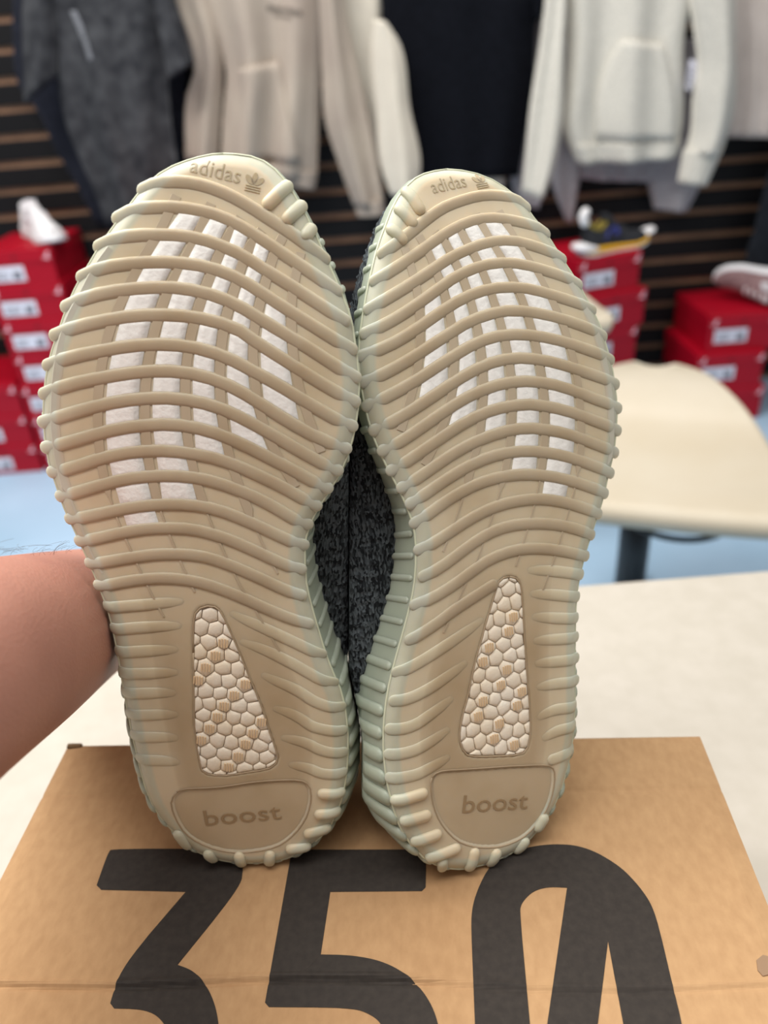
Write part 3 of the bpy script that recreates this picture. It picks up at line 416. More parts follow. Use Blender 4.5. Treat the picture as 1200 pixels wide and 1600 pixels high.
[(68.2,202.6),(72.2,201.6),(76.2,200.2),(80.2,198.4),(79.8,188.5),(75.8,190.2),(71.9,191.6),(68.0,192.6)],
[(68.0,192.6),(71.9,191.6),(75.8,190.2),(79.8,188.5),(78.6,178.7),(74.6,180.4),(70.7,181.8),(66.8,182.7)],
[(66.8,182.7),(70.7,181.8),(74.6,180.4),(78.6,178.7),(76.5,169.3),(72.6,170.9),(68.7,172.3),(64.8,173.3)],
[(64.8,173.3),(68.7,172.3),(72.6,170.9),(76.5,169.3),(73.4,160.1),(69.6,161.6),(65.8,162.9),(62.0,163.8)],
[(62.0,163.8),(65.8,162.9),(69.6,161.6),(73.4,160.1),(70.0,150.8),(66.3,152.1),(62.6,153.4),(58.9,154.1)],
[(41.4,272.7),(43.4,273.1),(45.4,273.5),(47.4,273.8),(51.4,264.2),(49.0,263.7),(46.6,263.1),(44.1,262.5)],
[(44.1,262.5),(46.6,263.1),(49.0,263.7),(51.4,264.2),(55.1,254.9),(52.5,254.9),(49.9,254.9),(47.3,254.7)],
[(47.3,254.7),(49.9,254.9),(52.5,254.9),(55.1,254.9),(58.0,244.5),(55.3,244.7),(52.5,244.9),(49.7,244.8)],
[(49.7,244.8),(52.5,244.9),(55.3,244.7),(58.0,244.5),(60.6,234.2),(57.6,234.8),(54.6,235.0),(51.5,234.7)],
[(51.5,234.7),(54.6,235.0),(57.6,234.8),(60.6,234.2),(62.0,224.0),(58.9,224.7),(55.8,224.9),(52.7,224.9)],
[(52.7,224.9),(55.8,224.9),(58.9,224.7),(62.0,224.0),(62.5,213.8),(59.5,214.5),(56.5,214.8),(53.4,214.9)],
[(53.4,214.9),(56.5,214.8),(59.5,214.5),(62.5,213.8),(62.9,203.9),(59.8,204.6),(56.6,205.1),(53.4,205.1)],
[(53.4,205.1),(56.6,205.1),(59.8,204.6),(62.9,203.9),(62.5,194.1),(59.1,194.9),(55.7,195.4),(52.3,195.4)],
[(52.3,195.4),(55.7,195.4),(59.1,194.9),(62.5,194.1),(61.2,184.1),(57.7,185.0),(54.2,185.4),(50.6,185.4)],
[(50.6,185.4),(54.2,185.4),(57.7,185.0),(61.2,184.1),(59.4,174.7),(55.7,175.5),(52.0,175.9),(48.3,176.2)],
[(48.3,176.2),(52.0,175.9),(55.7,175.5),(59.4,174.7),(57.2,165.0),(53.4,165.9),(49.4,166.3),(45.5,166.5)],
[(33.0,269.2),(34.5,269.8),(36.0,270.5),(37.5,271.1),(40.3,261.6),(38.6,261.0),(36.9,260.4),(35.2,259.8)],
[(35.2,259.8),(36.9,260.4),(38.6,261.0),(40.3,261.6),(43.5,253.9),(41.7,253.5),(39.8,253.1),(37.9,252.7)],
[(37.9,252.7),(39.8,253.1),(41.7,253.5),(43.5,253.9),(45.7,244.3),(43.7,244.0),(41.7,243.8),(39.7,243.4)],
[(39.7,243.4),(41.7,243.8),(43.7,244.0),(45.7,244.3),(47.0,234.4),(45.0,234.3),(42.8,233.9),(40.7,233.3)],
[(40.7,233.3),(42.8,233.9),(45.0,234.3),(47.0,234.4),(48.0,224.8),(45.7,224.8),(43.5,224.5),(41.2,223.9)],
[(41.2,223.9),(43.5,224.5),(45.7,224.8),(48.0,224.8),(48.2,214.9),(45.8,214.9),(43.4,214.5),(41.0,213.9)],
[(41.0,213.9),(43.4,214.5),(45.8,214.9),(48.2,214.9),(47.7,205.1),(45.2,205.1),(42.5,204.7),(39.9,204.1)],
[(39.9,204.1),(42.5,204.7),(45.2,205.1),(47.7,205.1),(46.6,195.3),(43.7,195.3),(40.7,195.0),(37.7,194.5)],
[(37.7,194.5),(40.7,195.0),(43.7,195.3),(46.6,195.3),(45.3,185.4),(42.0,185.3),(38.5,184.7),(35.1,184.0)],
[(24.3,264.9),(25.9,265.8),(27.5,266.6),(29.1,267.5),(31.4,258.4),(29.7,257.7),(28.1,256.9),(26.4,256.0)],
[(26.4,256.0),(28.1,256.9),(29.7,257.7),(31.4,258.4),(33.9,251.0),(32.1,250.3),(30.3,249.6),(28.5,248.8)],
[(28.5,248.8),(30.3,249.6),(32.1,250.3),(33.9,251.0),(35.4,242.0),(33.4,241.3),(31.4,240.6),(29.4,239.8)],
[(29.4,239.8),(31.4,240.6),(33.4,241.3),(35.4,242.0),(36.2,232.1),(34.0,231.6),(31.9,230.8),(29.7,229.9)],
[(29.7,229.9),(31.9,230.8),(34.0,231.6),(36.2,232.1),(36.0,222.5),(33.8,221.9),(31.5,221.1),(29.1,220.2)],
[(29.1,220.2),(31.5,221.1),(33.8,221.9),(36.0,222.5),(35.3,212.4),(32.6,211.6),(29.9,210.6),(27.1,209.4)],
[(27.1,209.4),(29.9,210.6),(32.6,211.6),(35.3,212.4),(34.1,202.8),(30.6,201.9),(26.9,200.7),(23.3,199.2)],
[(23.3,199.2),(26.9,200.7),(30.6,201.9),(34.1,202.8),(32.2,193.4),(27.5,191.7),(22.9,190.1),(18.3,188.0)],
[(17.4,243.0),(19.7,244.2),(22.0,245.3),(24.3,246.5),(24.5,237.5),(21.7,236.2),(18.9,234.9),(16.2,233.6)],
[(16.2,233.6),(18.9,234.9),(21.7,236.2),(24.5,237.5),(24.0,227.4),(20.8,225.9),(17.6,224.5),(14.4,223.1)],
[(14.4,223.1),(17.6,224.5),(20.8,225.9),(24.0,227.4),(22.9,217.5),(19.0,215.9),(15.2,214.2),(11.3,212.6)],
[(11.3,212.6),(15.2,214.2),(19.0,215.9),(22.9,217.5),(21.5,207.0),(16.7,205.0),(11.9,202.9),(7.2,200.8)]],
  bars=[[(81.0,255.2),(86.0,246.4),(89.4,238.2),(93.7,228.8),(96.6,218.2),(98.0,207.2),(98.6,197.2),(98.5,186.4),(97.3,176.0),(95.1,166.2),(92.0,157.0),(88.3,147.7),(84.6,138.1),(79.7,129.5)],
[(59.7,278.0),(64.3,265.3),(70.1,253.3),(75.4,240.3),(79.8,227.3),(82.2,214.2),(83.2,201.2),(82.9,187.9),(81.5,175.1),(78.2,162.7),(73.6,150.8),(67.8,139.0),(61.8,127.0),(54.6,114.7)],
[(48.7,277.2),(52.3,266.2),(57.2,254.7),(61.0,244.1),(63.4,232.5),(64.9,220.8),(65.5,209.0),(65.7,196.9),(64.5,185.2),(62.2,173.4),(58.8,161.8),(54.2,150.4),(48.7,138.9),(42.8,127.6)],
[(37.5,273.8),(42.6,263.1),(46.2,251.6),(48.7,239.4),(50.4,227.0),(51.1,214.2),(50.4,201.2),(48.4,188.2),(45.3,175.7),(40.2,162.5),(33.4,149.0),(25.8,135.3),(15.9,121.3),(5.5,106.2)],
[(28.2,270.4),(32.8,262.8),(35.2,253.9),(37.4,244.6),(38.6,234.9),(38.9,225.0),(38.4,214.8),(37.4,204.5),(35.2,194.0),(31.9,183.1),(27.3,172.5),(22.2,161.6),(16.3,150.6),(9.9,140.3)],
[(20.5,269.1),(22.8,263.1),(24.4,256.6),(25.6,249.9),(26.8,243.3),(27.3,236.9),(27.2,229.9),(26.7,222.8),(25.7,215.7),(24.0,207.9),(21.2,199.9),(16.9,191.8),(12.1,184.2),(6.7,176.9)],
[(13.3,264.3),(14.0,259.3),(14.5,254.2),(14.9,248.9),(14.8,243.5),(14.2,238.2),(13.6,233.4),(12.7,228.5),(11.5,222.9),(9.9,217.2),(7.7,211.6),(5.0,205.5),(1.8,198.8),(-1.6,192.0)]],
  trapezoid=[(39.5,123.6),(36.5,123.7),(34.0,122.4),(31.7,118.3),(29.5,113.8),(27.2,109.2),(25.0,104.7),(23.0,100.1),(20.8,95.5),(18.6,90.7),(16.4,85.3),(14.3,79.6),(12.3,74.6),(10.4,70.8),(8.6,66.3),(7.1,61.5),(6.8,57.8),(7.5,54.0),(9.2,50.9),(12.7,49.2),(18.2,47.6),(24.3,46.1),(30.9,44.5),(36.2,44.0),(38.6,46.2),(40.2,50.1),(41.1,55.4),(41.6,61.5),(42.0,67.4),(42.1,72.8),(42.2,76.3),(42.4,81.1),(42.8,87.5),(43.1,93.8),(43.5,100.1),(43.8,106.0),(44.2,111.4),(44.4,116.1),(44.1,119.8),(42.3,122.4)],
  plate=[(-8.0,45.7),(-6.2,47.0),(-3.5,47.2),(-0.2,46.7),(3.4,45.8),(6.9,45.0),(10.5,44.2),(14.8,43.2),(19.7,42.1),(25.1,40.9),(30.4,39.7),(35.4,38.4),(40.4,37.2),(44.9,35.9),(48.4,34.5),(50.2,32.8),(50.7,30.4),(50.4,27.5),(49.7,24.1),(48.6,20.7),(47.1,17.4),(45.1,14.1),(42.7,11.2),(39.6,8.6),(36.2,6.3),(32.6,4.6),(28.7,3.7),(24.6,3.4),(20.8,3.6),(17.1,4.4),(13.6,5.5),(10.4,6.7),(7.4,8.2),(4.2,10.2),(1.1,12.6),(-1.6,15.7),(-4.1,19.5),(-6.1,23.3),(-7.5,26.9),(-8.4,30.4),(-9.0,33.8),(-9.2,37.4),(-9.2,40.7),(-8.9,43.6)],
  boost=[(4.0,25.5),(35.3,17.6)], brand=[(31.2,286.9),(47.6,289.4)], emblem=[(54.6,290.9)]),
}


# ------------------------------------------------------------------ setting
FLOOR_Z, WALL_Y, TABLE_Z = -0.84, 2.68, -0.13
V, F = box_vf(-3.2, 3.2, -1.6, WALL_Y + .3, FLOOR_Z - .05, FLOOR_Z)
tag(obj('floor', V, F, M_FLOOR, smooth=False), kind='structure')
V, F = box_vf(-3.2, 3.2, WALL_Y + .012, WALL_Y + .1, FLOOR_Z, 1.8)
wall = tag(obj('wall_back', V, F, M_GROOVE, smooth=False), kind='structure')
PITCH_S = 0.0762
z = FLOOR_Z + .02; slat0 = None
V, F = box_vf(-3.2, 3.2, 0, .014, 0, PITCH_S - .0205, .002)
V = V
while z < 1.75:
    if slat0 is None: slat0 = obj('slat', V, F, M_SLAT, wall, smooth=False); s = slat0
    else: s = inst(slat0, wall)
    s.location = (0, WALL_Y - .002, z); z += PITCH_S

# ------------------------------------------------------------------ table
tb = empty('table', (0, .1, FLOOR_Z), 0, 'cream speckled table top carrying the cardboard shoe box', 'table')
V, F = box_vf(-1.1, 1.1, -.24, .4805, TABLE_Z - .035 - FLOOR_Z, TABLE_Z - FLOOR_Z, .004)
obj('tabletop', V, F, M_TABLE, tb, smooth=False)
leg0 = None
for sx in (-1, 1):
    for sy in (-.18, .42):
        V, F = box_vf(-.025, .025, -.025, .025, 0, TABLE_Z - .035 - FLOOR_Z, .004)
        if leg0 is None: leg0 = obj('leg', V, F, M_BLACK, tb, smooth=False); l = leg0
        else: l = inst(leg0, tb)
        l.location = (sx * .95, sy, 0)

# ------------------------------------------------------------------ cardboard box
BOX_YAW = -math.atan2(.028, .3396)
bc = at(105, 1163, z=0)[:2]
bu = np.array([math.cos(BOX_YAW), math.sin(BOX_YAW)]); bv = np.array([math.sin(BOX_YAW), -math.cos(BOX_YAW)])  # bv: from the back edge towards the camera
BW, BD, BH = .3405, .245, .13
def soften(lp):
    """round a traced outline where it bends gently, keep its corners"""
    lp = np.array(lp, float)
    for _ in range(3):
        q = []
        for i in range(len(lp)):
            a, b, c = lp[i - 1], lp[i], lp[(i + 1) % len(lp)]; u, v = b - a, c - b; k = math.degrees(abs(math.atan2(u[0] * v[1] - u[1] * v[0], u @ v)))
            if 3 < k < 42: q += [b + (a - b) * min(.25, .35), b + (c - b) * .25]
            else: q.append(b)
        lp = np.array(q)
    return [tuple(p) for p in lp]
def to_box(px, py):
    p = at(px, py, z=0)[:2] - bc; return float(p @ bu), float(-(p @ bv))
bx = empty('shoe_box', (bc[0], bc[1], TABLE_Z), BOX_YAW, 'brown cardboard shoe box printed with big black 350', 'box')
V, F = box_vf(.002, BW - .002, -BD + .002, -.002, 0, BH - .003, .001)
obj('box_body', V, F, M_CARD, bx, smooth=False)
nu, nv = 44, 280
cv = -to_box(300, 1538)[1]; cv2 = -to_box(140, 1242)[1]
def lid_h(x, v):
    h = (.0007 * math.exp(-((v - cv + .0022 - .002 * math.sin(x * 30)) / .0012) ** 2) - .0009 * math.exp(-((v - cv - .002 * math.sin(x * 30)) / .0010) ** 2)) * (1 if x < .2 else .45)
    h -= .0005 * math.exp(-((v - cv2) / .0016) ** 2) * (1 if (x < .06 or x > .25) else .3)
    return h + .00015 * math.sin(x * 25 + v * 18) - .0012 * max(0, 1 - min(x, BW - x, v, BD - v) / .002) - .0003
Vt = [(BW * i / (nu - 1), -BD * j / (nv - 1), BH + lid_h(BW * i / (nu - 1), BD * j / (nv - 1))) for j in range(nv) for i in range(nu)]
Ft = [q[::-1] for q in grid_faces(nu, nv)]
n0 = len(Vt)
ring = [i for i in range(nu)] + [j * nu + nu - 1 for j in range(1, nv)] + [(nv - 1) * nu + i for i in range(nu - 2, -1, -1)] + [j * nu for j in range(nv - 2, 0, -1)]
for k in ring: Vt.append((Vt[k][0], Vt[k][1], BH - .035))
m_ = len(ring)
Ft += [(ring[k], ring[(k + 1) % m_], n0 + (k + 1) % m_, n0 + k) for k in range(m_)]
lid = obj('lid', Vt, Ft, M_CARD, bx, smooth=False)
fl, ff = box_vf(.0005, .0085, -.0022, .0003, BH - .006, BH + .0005, .0004)
obj('corner_flap', fl, ff, mat('worn_cardboard', lin(120, 96, 66), .9), bx, smooth=False)
three = [(169,1331),(176,1326),(378,1326),(380,1358),(375,1386),(277,1507),(300,1515),(320,1535),(335,1565),(342,1600),(345,1660),(330,1740),(270,1800),(120,1805),(110,1740),(225,1735),(275,1700),(282,1650),(262,1607),(245,1585),(220,1576),(178,1575),(172,1567),(188,1512),(290,1393),(158,1390),(151,1383)]
five = [(456,1327),(662,1327),(666,1331),(665,1386),(659,1392),(516,1393),(501,1491),(550,1492),(600,1502),(640,1525),(670,1560),(686,1600),(690,1650),(670,1740),(600,1800),(420,1805),(400,1735),(560,1735),(610,1700),(620,1650),(597,1600),(580,1585),(550,1574),(420,1573),(414,1566)]
zero = [[(742,1600),(737,1470),(736,1430),(742,1400),(760,1360),(778,1343),(800,1332),(825,1324),(850,1320),(875,1319),(900,1321),(926,1329),(950,1342),(972,1357),(990,1375),(1008,1397),(1020,1418),(1030,1450),(1050,1535),(1066,1600),(1095,1760),(1080,1830),(1000,1865),(880,1868),(790,1840),(748,1760)],
        [(812,1425),(814,1414),(820,1405),(829,1396),(840,1390),(852,1387),(865,1386),(886,1387),(855,1600),(838,1715),(828,1600)],
        [(950,1470),(974,1600),(1000,1745),(990,1775),(960,1795),(912,1797),(934,1600)]]
for loops in ([three], [five], zero):
    L2 = [[to_box(*p) for p in soften(lp)] for lp in loops]
    V, F = fill_loops(L2, BH - .0012, BH + .0001)
    bm = bmesh.new(); vs = [bm.verts.new(p) for p in V]
    for f in F: bm.faces.new([vs[i] for i in f])
    for k in range(-6, 7): bmesh.ops.bisect_plane(bm, geom=bm.verts[:] + bm.edges[:] + bm.faces[:], plane_co=(0, -(cv + k * .0009), 0), plane_no=(0, 1, 0))
    for k in range(1, 16): bmesh.ops.bisect_plane(bm, geom=bm.verts[:] + bm.edges[:] + bm.faces[:], plane_co=(BW * k / 16, 0, 0), plane_no=(1, 0, 0))
    for v_ in bm.verts:
        if v_.co.z > BH - .0006: v_.co.z = BH + lid_h(v_.co.x, -v_.co.y) + .00025
    V, F = take(bm)
    obj('printed_digit', V, F, M_PRINT, bx, smooth=False)
V, F = fill_loops([[to_box(*p) for p in ((1182,1500),(1192,1492),(1200,1494),(1208,1505),(1204,1522),(1192,1525),(1184,1516))]], BH - .001, BH + .0001)
obj('grey_smudge', V, F, mat('smudge', lin(150, 122, 96), .9), bx, smooth=False)

# ------------------------------------------------------------------ the two sneakers held up on the box
class Sole:
    def __init__(s, d):
        s.out = np.array(d['outline']) / 1000.0
        s.tr = np.array(d['trapezoid']) / 1000.0; s.pl = np.array(d['plate']) / 1000.0
        c = s.out.mean(0)
        nxt = np.roll(s.out, -1, 0); e = nxt - np.roll(s.out, 1, 0); n = np.stack([e[:, 1], -e[:, 0]], 1); n /= np.linalg.norm(n, axis=1)[:, None]
        area_ = np.sum(s.out[:, 0] * nxt[:, 1] - nxt[:, 0] * s.out[:, 1])
        s.nrm = n if area_ > 0 else -n
    @staticmethod
    def sd(P, poly):
        """signed distance to a polygon, positive inside"""
        P = np.atleast_2d(P); A = poly; B = np.roll(poly, -1, 0); best = np.full(len(P), 9.0); ins = np.zeros(len(P), bool)
        for a, b in zip(A, B):
            ab = b - a; t = np.clip(((P - a) @ ab) / (ab @ ab + 1e-18), 0, 1); d = np.linalg.norm(P - a - t[:, None] * ab, axis=1); best = np.minimum(best, d)
            c = ((a[1] > P[:, 1]) != (b[1] > P[:, 1])); 
            if a[1] != b[1]: ins ^= c & (P[:, 0] < (b[0] - a[0]) * (P[:, 1] - a[1]) / (b[1] - a[1]) + a[0])
        return np.where(ins, best, -best)
    @staticmethod
    def bend(S): return -1.324184 * np.clip(S - .19, 0, None) ** 2 - 1.0 * np.clip(.05 - S, 0, None) ** 2
    def top(s, P, recess=False):
        P = np.atleast_2d(np.asarray(P, float)); d = s.sd(P, s.out)
        h = s.bend(P[:, 1]) - .0025 * np.clip(1 - d / .005, 0, 1) ** 2
        if recess:
            sm = lambda x: x * x * (3 - 2 * x)
            h -= .0009 * sm(np.clip(s.sd(P, s.pl) / .0016, 0, 1)); h -= .0022 * sm(np.clip(s.sd(P, s.tr) / .0012 + .3, 0, 1))
        return h
    def tint(s, P):
        P = np.atleast_2d(P)[:, :2]; d = s.sd(P, s.out)
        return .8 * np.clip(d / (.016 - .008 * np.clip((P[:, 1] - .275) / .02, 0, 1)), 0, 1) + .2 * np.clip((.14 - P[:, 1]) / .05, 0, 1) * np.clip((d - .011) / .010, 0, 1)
    def width(s, S):
        lo, hi = [], []
        for q in np.atleast_1d(S):
            xs = []
            for a, b in zip(s.out, np.roll(s.out, -1, 0)):
                if (a[1] > q) != (b[1] > q): xs.append(a[0] + (q - a[1]) / (b[1] - a[1]) * (b[0] - a[0]))
            xs = xs or [0]; lo.append(min(xs)); hi.append(max(xs))
        return np.array(lo), np.array(hi)

def clip_poly(poly, p, n):
    out = []
    for i in range(len(poly)):
        a, b = poly[i], poly[(i + 1) % len(poly)]; da, db = (a - p) @ n, (b - p) @ n
        if da <= 0: out.append(a)
        if (da < 0 < db) or (db < 0 < da): out.append(a + (b - a) * da / (da - db))
    return out

PP = at(549, 760, Y=.25); PRESS = np.cross(at(543, 1080, Y=.27) - PP, at(537, 760, Y=.40) - PP); PRESS /= np.linalg.norm(PRESS); PRESS *= np.sign(PRESS[0])
def make_sneaker(d, label):
    S = Sole(d); o = d['origin']; yaw, tilt, roll = d['angles']
    cy, sy = math.cos(yaw), math.sin(yaw); N0 = np.array([sy, -cy, 0]); W0 = np.array([cy, sy, 0]); Z = np.array([0, 0, 1.0])
    S0 = math.cos(tilt) * Z - math.sin(tilt) * N0; N1 = math.cos(tilt) * N0 + math.sin(tilt) * Z
    S1 = math.cos(roll) * S0 + math.sin(roll) * W0; W1 = math.cos(roll) * W0 - math.sin(roll) * S0
    root = empty('knit_sneaker', label=label, cat='shoe', group='pair of knit sneakers held sole out')
    root.matrix_world = Matrix(((W1[0], S1[0], N1[0], o[0]), (W1[1], S1[1], N1[1], o[1]), (W1[2], S1[2], N1[2], o[2]), (0, 0, 0, 1)))
    left = d is SHOE_DATA['left_foot']
    RM = np.stack([W1, S1, N1], 1); OO = np.array(o)
    def press(V, heel=True):
        """where the two soft shoes are pushed together they flatten against their common plane"""
        V = np.array(V, float); Wd = V @ RM.T + OO; g = (Wd - PP) @ PRESS; lim = (.0002 if left else -.0002) + heel * .0058 * np.clip((.092 - V[:, 1]) / .03, 0, 1)
        over = np.minimum(g - lim, 0) if left else np.maximum(g - lim, 0)
        return (Wd - over[:, None] * PRESS - OO) @ RM
    # outsole: a fine relief sheet with recessed window and heel plate
    s0, s1 = S.out[:, 1].min(), S.out[:, 1].max(); nv, nu = 300, 96
    ss = s0 + (s1 - s0) * (.5 - .5 * np.cos(np.pi * (np.linspace(0, 1, nv) * .97 + .015)))
    ss = np.linspace(s0 + .0003, s1 - .0003, nv)
    lo, hi = S.width(ss); u = np.linspace(0, 1, nu)
    P = np.stack([lo[:, None] + (hi - lo)[:, None] * u, np.repeat(ss[:, None], nu, 1)], 2).reshape(-1, 2)
    h = S.top(P, True)
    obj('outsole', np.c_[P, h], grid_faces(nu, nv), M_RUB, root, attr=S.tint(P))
    # ribs
    def on(p, lift): p = np.asarray(p, float); return np.c_[p, S.top(p) + lift]
    tc_ = S.tr.mean(0)
    for r in d['ribs']:
        p = np.array(r) / 1000.0; n = len(p); heel = p[:, 1].mean() < .105
        p = spline(p, 18); sc = np.zeros(18); b = .0008
        if heel or n <= 6:
            b = .0006; dist = np.linalg.norm(p - tc_, axis=1)
            t = np.linspace(0, 1, 18); t = t if np.linalg.norm(p[0] - tc_) < np.linalg.norm(p[-1] - tc_) else 1 - t
            if abs(p[0, 0] - p[-1, 0]) > .012: sc = -b * .98 * np.clip(1 - t / .5, 0, 1)
        Vr, Fr = tube(on(p, .0001 + sc), (0, 0, 1), .0026, b, 12, True)
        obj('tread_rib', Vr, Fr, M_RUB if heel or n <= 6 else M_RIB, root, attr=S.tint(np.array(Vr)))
    for r in d['bumps']:
        p = spline(np.array(r) / 1000.0, 6); Vr, Fr = tube(on(p, .0002), (0, 0, 1), .0026, .0019, 12)
        obj('edge_lug', Vr, Fr, M_RUB, root, attr=S.tint(np.array(Vr)))
    # thin lengthwise bars crossing the ribs
    for ib, r in enumerate(d['bars']):
        p = np.array(r) / 1000.0; p = spline(p, 40); keep = S.sd(p, S.out) > .003; p = p[keep]
        if len(p) < 4: continue
        c = on(p, 0); T = np.gradient(c, axis=0); T /= np.linalg.norm(T, axis=1)[:, None]; side = np.cross(T, (0, 0, 1)); side /= np.linalg.norm(side, axis=1)[:, None]
        Vr = []
        for i in range(len(c)):
            hb = .0003 if ib else .00005
            wd = 1 if p[i, 1] > .165 else .22
            for a, b in ((-.0022 * wd, -.0005), (-.0017 * wd, hb), (.0017 * wd, hb), (.0022 * wd, -.0005)): Vr.append(c[i] + side[i] * a + np.array([0, 0, b]))
        obj('tread_bar', Vr, [q[::-1] for q in grid_faces(4, len(c), True)], M_BAR, root, smooth=False, attr=S.tint(np.array(Vr)))
    # white foam showing through the openings of the tread
    for r in d['windows']:
        p = np.array(r) / 1000.0; k = len(p) // 2; a, b = p[:k], p[k:][::-1]
        rows = [a + (b - a) * t for t in (0, .33, .67, 1)]; q = np.vstack(rows); z_ = S.top(q)
        top = np.c_[q, z_ + .00025]; bot = np.c_[q, z_ - .0008]; f = grid_faces(k, 4); nn = len(q)
        rim = [i for i in range(k)] + [j * k + k - 1 for j in range(1, 4)] + [3 * k + i for i in range(k - 2, -1, -1)] + [j * k for j in range(2, 0, -1)]
        f = f + [(rim[(i + 1) % len(rim)], rim[i], rim[i] + nn, rim[(i + 1) % len(rim)] + nn) for i in range(len(rim))]
        w_ = obj('foam_window', np.vstack([top, bot]), f, M_FOAM, root)
        me = w_.data; 
        bm = bmesh.new(); bm.from_mesh(me); bmesh.ops.recalc_face_normals(bm, faces=bm.faces[:]); bm.to_mesh(me); bm.free()
    # long foam opening with its beads
    tr = S.tr; cen = tr.mean(0); ins = cen + (tr - cen) * 1.02
    zt = S.top(ins)
    Vf = np.vstack([np.c_[ins, zt - .0012], np.c_[ins, zt - .0035], [[*cen, S.top(cen)[0] - .0012]]]); k = len(ins)
    ff_ = [(i, (i + 1) % k, 2 * k) for i in range(k)] + [((i + 1) % k, i, i + k, (i + 1) % k + k) for i in range(k)]
    fo = obj('foam_opening', Vf, ff_, M_BEAD, root, smooth=False)
    bm = bmesh.new(); bm.from_mesh(fo.data); bmesh.ops.recalc_face_normals(bm, faces=bm.faces[:]); bm.to_mesh(fo.data); bm.free()
    pts = []
    sp = .0064
    mn, mx = tr.min(0) - sp, tr.max(0) + sp; j = 0; yy = mn[1]
    while yy < mx[1]:
        xx = mn[0] + (sp / 2 if j % 2 else 0)
        while xx < mx[0]: pts.append((xx + RNG.normal(0, .00075), yy + RNG.normal(0, .00065))); xx += sp
        yy += sp * .9; j += 1
    pts = np.array(pts); inner = cen + (tr - cen) * np.array([.985, .99])
    cnt = 0
    for i, c in enumerate(pts):
        poly = [np.array(q) for q in inner]
        for jx in np.argsort(np.linalg.norm(pts - c, axis=1))[1:14]:
            q = pts[jx]; n = (q - c) / np.linalg.norm(q - c); poly = clip_poly(poly, (c + q) / 2 - n * .00012, n)
            if len(poly) < 3: break
        if len(poly) < 3: continue
        poly = np.array(poly); cc = poly.mean(0); ar = abs(np.sum(poly[:, 0] * np.roll(poly[:, 1], -1) - np.roll(poly[:, 0], -1) * poly[:, 1])) / 2
        if ar < 2e-6: continue
        if len(poly) < 9:
            q = []
            for a, b in zip(poly, np.roll(poly, -1, 0)): q += [a, (a + b) / 2]
            poly = np.array(q)
        rings = [(1, -.0009), (.965, -.0005), (.84, -.0001), (.5, .0002)]; Vb = []
        zc = S.top(cc)[0]
        for sc, hh in rings: Vb += [(*(cc + (p - cc) * sc), zc + hh) for p in poly]
        Vb.append((*cc, zc + .00025)); m = len(poly); fb = grid_faces(m, 4, True) + [(3 * m + t, 3 * m + (t + 1) % m, 4 * m) for t in range(m)]
        if np.sum(poly[:, 0] * np.roll(poly[:, 1], -1) - np.roll(poly[:, 0], -1) * poly[:, 1]) < 0: fb = [q[::-1] for q in fb]
        ridged = (i * 7 + 3) % 3 == 0 and ar > 2.2e-5
        bead = obj('foam_bead', Vb, fb, M_BEAD, fo)
        if ridged:
            parts = [box_vf(cc[0] + t * .0011 - .00028, cc[0] + t * .0011 + .00028, cc[1] - .0021 + abs(t) * .0003, cc[1] + .0021 - abs(t) * .0003, zc - .0006, zc + .00055) for t in (-1.5, -.5, .5, 1.5)]
            Vx, Fx = join(*parts); obj('bead_ridges', Vx, Fx, M_BEADR, root, smooth=False)
    # rim of the opening and heel plate
    for poly, rad, nm in ((tr, .0004, 'opening_rim'), (S.pl, .0004, 'plate_rim')):
        q = np.vstack([poly, poly[:1]]); Vr, Fr = tube(on(q, -.0002), (0, 0, 1), rad, rad, 8, False); obj(nm, Vr, Fr, M_BAR, root, attr=np.full(len(Vr), 1.0))
    pc = S.pl.mean(0); Vp = []
    for sc in (.955, .7, .4, .0): Vp += [[*(pc + (p - pc) * sc), 0] for p in S.pl]
    Vp = np.array(Vp); Vp[:, 2] = S.top(Vp[:, :2]) - .0007
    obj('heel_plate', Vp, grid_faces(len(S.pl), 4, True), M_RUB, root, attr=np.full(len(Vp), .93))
    # lettering
    def letters(word, ends, hgt, nm, lift, dp, zoff):
        a, b = np.array(ends[0]) / 1000, np.array(ends[1]) / 1000; L_ = np.linalg.norm(b - a); e = (b - a) / L_; up = np.array([-e[1], e[0]])
        Vt_, Ft_ = text_vf(word, 1.0, .02, align='LEFT'); Vt_ = np.array(Vt_); x0, x1 = Vt_[:, 0].min(), Vt_[:, 0].max(); y1 = Vt_[:, 1].max()
        q = a + ((Vt_[:, :1] - x0) / (x1 - x0) * L_) * e + (Vt_[:, 1:2] / y1 * hgt) * up
        zz = S.top(q) + zoff + np.where(Vt_[:, 2] > 0, lift, -dp)
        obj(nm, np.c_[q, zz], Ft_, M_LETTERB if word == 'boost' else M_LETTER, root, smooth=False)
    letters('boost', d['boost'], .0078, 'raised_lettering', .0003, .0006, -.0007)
    letters('adidas', d['brand'], .0056, 'raised_lettering', .0002, .0006, 0)
    ec = np.array(d['emblem'][0]) / 1000; e = np.array(d['brand'][1]) - np.array(d['brand'][0]); ang = math.atan2(e[1], e[0]); leaf = []
    for da in (-.85, 0, .85):
        c_, s_ = math.cos(ang + math.pi / 2 + da), math.sin(ang + math.pi / 2 + da); pl = []
        for t in np.linspace(0, 2 * math.pi, 14, endpoint=False):
            lx, ly = .0024 + .0021 * math.cos(t), .0011 * math.sin(t); pl.append(ec + np.array([lx * c_ - ly * s_, lx * s_ + ly * c_]))
        leaf.append(fill_loops([pl], -.0006, .0002))
